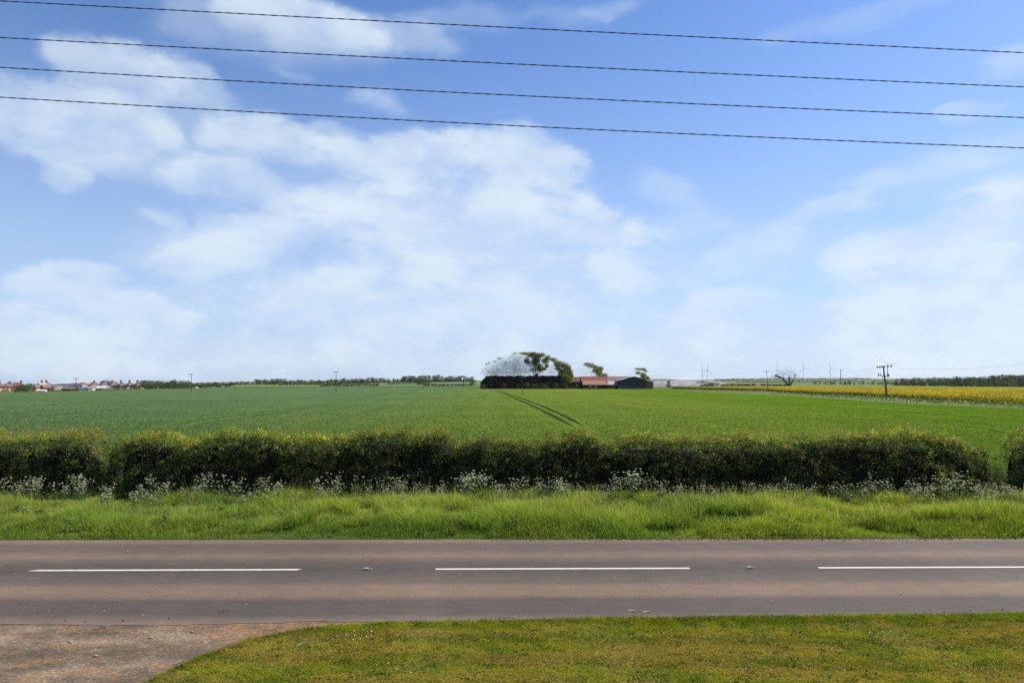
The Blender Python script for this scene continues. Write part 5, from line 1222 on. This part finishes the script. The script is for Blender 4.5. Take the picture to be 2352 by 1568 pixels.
long_shed(142, 172, 889, 893, 545, 'dark_wood', 'tile_brown', 'low brown roofed shed below the blue fascia')
long_shed(103, 126, 890.5, 893.5, 535, 'pale_wood', 'dark_wood', 'brown timber shed right of the white caravan')
long_shed(84, 105, 895, 897, 520, 'white', 'white', 'white static caravan in front of the white house', 'caravan', 'caravan', depth=3)
long_shed(238, 262, 893, 895, 545, 'pale_wood', 'tile_brown', 'low brown shed right of the grey roofed shed')
long_shed(264, 281, 893, 895, 545, 'slate', 'slate', 'low dark garage in front of the semi detached houses', 'garage', 'garage', depth=4)
long_shed(354, 361, 889, 892, 545, 'pale_wood', 'pale_wood', 'small peach coloured shed in front of the copse', depth=3)
long_shed(362, 372, 891, 893, 545, 'pale_wood', 'tile_grey', 'low beige shed right of the peach coloured shed', depth=3)
long_shed(291, 296, 890, 893, 550, 'white', 'sheet_roof', 'tiny white shed between the garden fences', depth=3)
def fence(px0, px1, ytop, D, label, m='pale_wood'):
    x0 = (px0 - CX) / F * D; x1 = (px1 - CX) / F * D; z0 = tz((x0 + x1) / 2, D) - .3; e = empty('garden_fence', (x0, D, z0), 0, label, 'fence'); h = max(1.3, at(px0, ytop, D).z - z0)
    p = MB(); n = max(2, int((x1 - x0) / .16))
    for k in range(n): p.box((x1 - x0) * k / n, (x1 - x0) * (k + .93) / n, -.02, .01, .05, h + .04 * math.sin(k * 2.1))
    p.build('boards', M[m], e)
    for k in range(int((x1 - x0) / 2.4) + 1): q = MB(); q.box(k * 2.4 - .05, k * 2.4 + .05, .015, .12, 0, h + .1); q.build('post', M['wood'], e)
fence(282, 291, 893, 540, 'pale garden fence left of the tiny white shed')
fence(297, 322, 892, 540, 'long pale garden fence in front of the right semis')
fence(125, 146, 897.3, 520, 'pale low fence right of the white caravan')
fence(326, 336, 893.5, 540, 'pale fence end below the rightmost semi')
def car(px, D, label, paint, rz=0.0):
    x = (px - CX) / F * D; z0 = tz(x, D); e = empty('parked_car', (x, D, z0), rz, label, 'car')
    b = MB(); prof = [(-2.1, .35), (-2.1, .75), (-1.95, .9), (-1.2, .98), (-.75, 1.42), (.9, 1.44), (1.7, .98), (2.1, .85), (2.1, .35)]
    b.quad(*[(px_, -.85, z) for px_, z in prof[::-1]]); b.quad(*[(px_, .85, z) for px_, z in prof])
    for (p, z), (q, w) in zip(prof, prof[1:] + prof[:1]): b.quad((p, -.85, z), (q, -.85, w), (q, .85, w), (p, .85, z))
    b.build('body', paint, e); g = MB(); g.quad((-1.0, -.86, 1.0), (1.45, -.86, 1.0), (.85, -.86, 1.36), (-.68, -.86, 1.36)); g.build('side_window', M['glass'], e)
    for wx in (-1.3, 1.3):
        for wy in (-.8, .8): t = MB(); t.tube([(wx, wy - .1, .32), (wx, wy + .1, .32)], .32, 12); t.build('wheel', M['black'], e)
car(207, 525, 'blue roofed car parked in front of the grey roofed shed', M['blue'], .2)
car(325, 535, 'small white car parked below the rightmost semi', M['white'], -.3)
car(448.5, 500, 'small white car on the far lane right of the left pole', M['white'], .1)
# village houses among the trees
for p, ye, yr, D, lab in ((583, 882, 879, 930, 'tiny brick house among the village trees left of the conifer'), (610, 882, 879, 930, 'tiny brick house below the village wood'), (646, 881.5, 878.5, 880, 'tiny brown house above the dark field hedge'), (700, 881, 878, 880, 'tiny brick house just left of the centre pole'), (745, 881, 878.5, 890, 'tiny house right of the centre pole under the trees'), (875, 879, 876.5, 890, 'tiny house below the skyline wood')):
    hip_house(p, ye, yr, ye + 4, 10, lab, D, .3, nwin=2)

# ------------------------------------------------------------------ poles, lines, turbines
def pole(px, ybase, ytop, label, kind=1, D=None, lean=(0, 0), r=.15, arm=1.6, topcol=None):
    if D is None: g = gp(px, ybase); D = g[1]
    b = at(px, ybase, D); t = at(px + lean[0], ytop, D) - b; e = empty('utility_pole', tuple(b), 0, label, 'utility pole', 'wooden poles across the fields')
    m = MB(); m.tube([(0, 0, -.3), Vector(t) * .5, t], [r, r * .88, r * .72], 8); m.build('pole', M['dark_wood'], e)
    a = MB(); a.box(t.x - arm / 2, t.x + arm / 2, -.09 - r, -r, t.z - .32, t.z - .18); ao = a.build('crossarm', M['dark_wood'], e)
    for q in (-.92, 0, .92):
        i = MB(); c = (t.x + q * arm / 2, -.045 - r, t.z - .18); i.tube([c, (c[0], c[1], c[2] + .12), (c[0], c[1], c[2] + .2), (c[0], c[1], c[2] + .34)], [.03, .09, .07, .05], 8); i.build('insulator', M['porcelain'], e)
    if kind == 2:
        s = MB(); s.box(t.x - .05, t.x + .05, -r - .2, -r - .1, t.z - .25, t.z + .05); s.build('bracket', M['grey_metal'], e)
    return e, b + t
tops = []
for args in ((439.6, 899.5, 858, 'slim wooden pole in the field below the copse'), (772, 900, 852, 'slim wooden pole left of centre with thin crossarm above the village'), (972.5, 893.5, 862, 'slim wooden pole at the field edge by the single light green tree'), (1065, 888.5, 862, 'thick short pole in the far field left of the farm'), (1200, 905, 862, 'pole in the green field in front of the dark farm thicket'),
             (175, 899, 868, 'thin pole rising in front of the two small bungalow gables'), (1764.5, 899, 851.5, 'leaning pole with flat crossarm at the rapeseed edge')):
    ln = {1764.5: (-4, 0), 972.5: (-.5, 0), 1200: (-2.5, 0)}.get(args[0], (0, 0)); e, t = pole(*args, lean=ln, arm=2.0, r=.11 if args[0] != 1065 else .22); tops.append((args[0], t))
def big_pole():
    D = gp(2037.7, 914)[1]; b = at(2037.7, 914, D); e = empty('utility_pole', tuple(b), 0, 'tall leaning pole with two crossarms and switchgear in front of the rapeseed', 'utility pole', 'wooden poles across the fields')
    def P(x, y, dy=0): v = at(x, y, D) - b; return Vector((v.x, dy, v.z))
    m = MB(); m.tube([Vector((0, 0, -.3)), P(2033.5, 880), P(2031, 862), P(2029.3, 842)], [.24, .21, .18, .15], 8); m.build('pole', M['wood'], e)
    s = MB(); s.tube([P(2038.2, 864), P(2038.2, 841)], .05, 6); s.build('conductor_riser', M['grey_metal'], e)
    a = MB(); A, B = P(2013.5, 843.2), P(2047, 840.8); a.tube([A + Vector((0, -.25, 0)), B + Vector((0, -.25, 0))], .05, 6); a.build('crossarm', M['grey_metal'], e)
    for x, y in ((2014, 842.8), (2019.5, 842.6), (2024.5, 842), (2029.5, 841.2), (2038.2, 841), (2046, 840.6)):
        i = MB(); c = P(x, y, -.25); i.tube([c + Vector((0, 0, -.22)), c, c + Vector((0, 0, .12)), c + Vector((0, 0, .25))], [.08, .20, .16, .07], 8); i.build('insulator', M['porcelain'], e)
    a = MB(); a.tube([P(2023, 862.8, -.3), P(2031.5, 864.3, -.3)], .12, 6); a.tube([P(2031.5, 864.3, -.3), P(2041.5, 861.8, -.3)], .11, 6); a.build('switch_arm', M['dark_wood'], e)
    a = MB(); a.tube([P(2015.5, 863.5, -.3), P(2023, 863.2, -.3)], .04, 5); a.tube([P(2021, 863, -.3), P(2020, 860.3, -.3)], .035, 5); a.tube([P(2015, 862, -.3), P(2016.5, 859.6, -.3)], .035, 5); a.build('switch_rod', M['grey_metal'], e)
    for x, y in ((2016, 860), (2020.2, 859.8), (2037.6, 858.8), (2039.8, 862)):
        i = MB(); c = P(x, y, -.3); i.tube([c + Vector((0, 0, -.28)), c + Vector((0, 0, .02)), c + Vector((0, 0, .3))], [.08, .15, .07], 8); i.build('insulator', M['porcelain'], e)
    return b + P(2029.3, 842)
bt = big_pole()
e_p, t_p = pole(1931, 874, 848, 'thin distant pole between the right turbine and the tall leaning pole', D=420, r=.2, arm=2.0); tops.append((1931, t_p))
def span(a, b, label, sag=.6, r=.007, lines=(-.9, .9)):
    e = empty('power_line', tuple((a + b) / 2), 0, label, 'power line'); c = (a + b) / 2
    for q in lines:
        m = MB(); m.tube([a.lerp(b, t) - c + Vector((q, 0, -4 * sag * t * (1 - t))) for t in np.linspace(0, 1, 18)], r, 4); m.build('conductor', M['grey_metal'], e)
tp = dict(tops)
span(tp[1764.5], tp[1931], 'thin power line from the leaning rapeseed pole to the thin distant pole', 1.0)
span(tp[1931], bt, 'thin power line from the thin distant pole to the tall leaning pole', 1.0)
span(bt, at(2420, 828, 95), 'thin power line running from the tall leaning pole out of the right edge', .9)
span(at(1480, 861.5, 480), tp[1764.5], 'faint power line from the farm side to the leaning rapeseed pole', 1.2)

def turbine(px, yhub, ybase, blades_, label, D=4050):
    hub = at(px, yhub, D); zb = min(at(px, ybase, D).z, hub.z - 5) - 6; e = empty('wind_turbine', (hub.x, D, zb), 0, label, 'wind turbine', 'white wind turbines on the right horizon'); H = hub.z - zb
    m = MB(); m.tube([(0, 0, 0), (0, 0, H * .5), (0, 0, H - 1.5)], [2.1, 1.7, 1.2], 12); m.build('tower', M['turbine'], e)
    m = MB(); m.box(-1.6, 1.6, -3.5, 4.5, H - 1.6, H + 1.6); m.build('nacelle', M['turbine'], e)
    m = MB(); m.tube([(0, -5.6, H), (0, -5.0, H), (0, -3.5, H)], [.5, 1.4, 1.6], 10); m.build('hub', M['turbine'], e)
    for (bx, by) in blades_:
        t = at(bx, by, D) - hub; L = t.length; t = t.normalized(); n = Vector((0, 1, 0)).cross(t).normalized(); b = MB(); o = Vector((0, -4.6, H)); W = [1.0, 1.9, 1.5, .9, .35]; S = [0, .18, .45, .8, 1]
        for th in (-.18, .18):
            pts = [o + t * (L * s) for s in S]
            for k in range(4):
                q = (pts[k] - n * W[k] * .5, pts[k] + n * W[k], pts[k + 1] + n * W[k + 1], pts[k + 1] - n * W[k + 1] * .5); q = [p + Vector((0, th, 0)) for p in q]
                b.quad(*(q if th < 0 else q[::-1]))
        for k in range(4):
            for sgn in (-.5, 1):
                p0, p1 = pts[k] + n * W[k] * sgn, pts[k + 1] + n * W[k + 1] * sgn; b.quad(p0 + Vector((0, -.18, 0)), p1 + Vector((0, -.18, 0)), p1 + Vector((0, .18, 0)), p0 + Vector((0, .18, 0)))
        b.build('blade', M['turbine'], e)
turbine(1613.6, 850, 873, [(1608, 832.5), (1632, 852), (1608, 866)], 'left of the two close wind turbines beside the grey heap')
turbine(1625, 851, 873, [(1625.5, 833), (1639.5, 863), (1615, 859)], 'right of the two close wind turbines beside the grey heap')
turbine(1784.4, 847, 882, [(1783.8, 829), (1797, 856), (1771, 857)], 'faint wind turbine behind the left of the bare tree')
turbine(1845.5, 844.7, 884, [(1841, 825), (1866.5, 849.5), (1836, 855)], 'tallest wind turbine right of the bare tree')
turbine(1907, 846.5, 872, [(1902.5, 831), (1922, 847.5), (1903.5, 857)], 'wind turbine left of the thin distant pole')
turbine(2038.7, 838, 872, [(2022.5, 823.5), (2064, 832), (2037, 858)], 'wind turbine directly behind the tall leaning pole')

# stones and twigs lying about
SR = np.random.default_rng(9)
def pebble(px, py, s, label, m):
    x, y = gp(px, py); e = MB(); n = 7; rings = []
    for k, (f, r) in enumerate(((0, .7), (.35, 1), (.75, .7), (1, .25))):
        rings.append([(math.cos(a) * s * r * SR.uniform(.8, 1.15) * 1.3, math.sin(a) * s * r * SR.uniform(.8, 1.15), f * s * .8) for a in [2 * math.pi * j / n for j in range(n)]])
    for k in range(3):
        for j in range(n): e.quad(rings[k][j], rings[k][(j + 1) % n], rings[k + 1][(j + 1) % n], rings[k + 1][j])
    e.quad(*rings[3]); tag(e.build('stone', m, None, (x, y, .012)), label, 'stone', 'loose pale stones on the road and drive')
for px, py, s in ((347, 1466, .03), (219, 1508, .03), (956, 1367, .02), (326, 1414, .022), (238, 1405, .02), (441, 1452, .025), (1212, 1293, .025), (1193, 1404, .02), (292, 1268, .03), (1620, 1420, .025), (1950, 1422, .025), (1810, 1275, .02), (2070, 1366, .025), (2075, 1418, .022), (2140, 1420, .02), (540, 1483, .025), (160, 1475, .025)):
    pebble(px, py, s, 'small pale stone lying on the asphalt', M['stone'])
for px, py, lab in ((1452, 1404, 'left of two flat pale scraps near the lower road edge'), (1484, 1407, 'right of two flat pale scraps near the lower road edge')):
    x, y = gp(px, py); m = MB(); m.quad((-.07, -.02, 0), (.04, -.03, .012), (.08, .015, .004), (-.04, .03, .014)); m.quad((-.07, -.02, -.004), (-.04, .03, .01), (.08, .015, 0), (.04, -.03, .008)); tag(m.build('scrap', M['stone'], None, (x, y, .018)), lab, 'litter')
for px, py, L, a, lab in ((233, 1448, .28, .2, 'curved dark twig lying on the drive'), (515, 1407, .22, 1.0, 'short twig on the upper drive'), (700, 1492, .3, .7, 'pale straw stalk at the lawn edge')):
    x, y = gp(px, py); m = MB(); m.tube([(-L / 2, 0, .012), (-L * .2, .03, .02), (L * .2, .035, .02), (L / 2, -.01, .012)], [.006, .006, .005, .003], 5); o = m.build('twig', M['dark_wood'] if L < .3 else M['stone'], None, (x, y, .012 if L < .3 else .09)); o.rotation_euler = (0, 0, a); tag(o, lab, 'twig')

# ------------------------------------------------------------------ hazy air
def haze():
    m = bpy.data.materials.new('haze'); m.use_nodes = True; t = NT(m.node_tree); t.n.clear()
    v = t.new('ShaderNodeVolumePrincipled'); v.inputs['Color'].default_value = (.95, .98, 1.0, 1); v.inputs['Density'].default_value = .00003; v.inputs['Anisotropy'].default_value = .2
    o = t.new('ShaderNodeOutputMaterial'); t.l.new(v.outputs[0], o.inputs['Volume'])
    b = MB(); zt = 130; zb = float(GP[..., 2].min()) - 1.5; b.box(-5700, 5700, -120, 4400, zb, zt); b.build('haze', m, kind='stuff')
HAZE = True
if HAZE: haze()
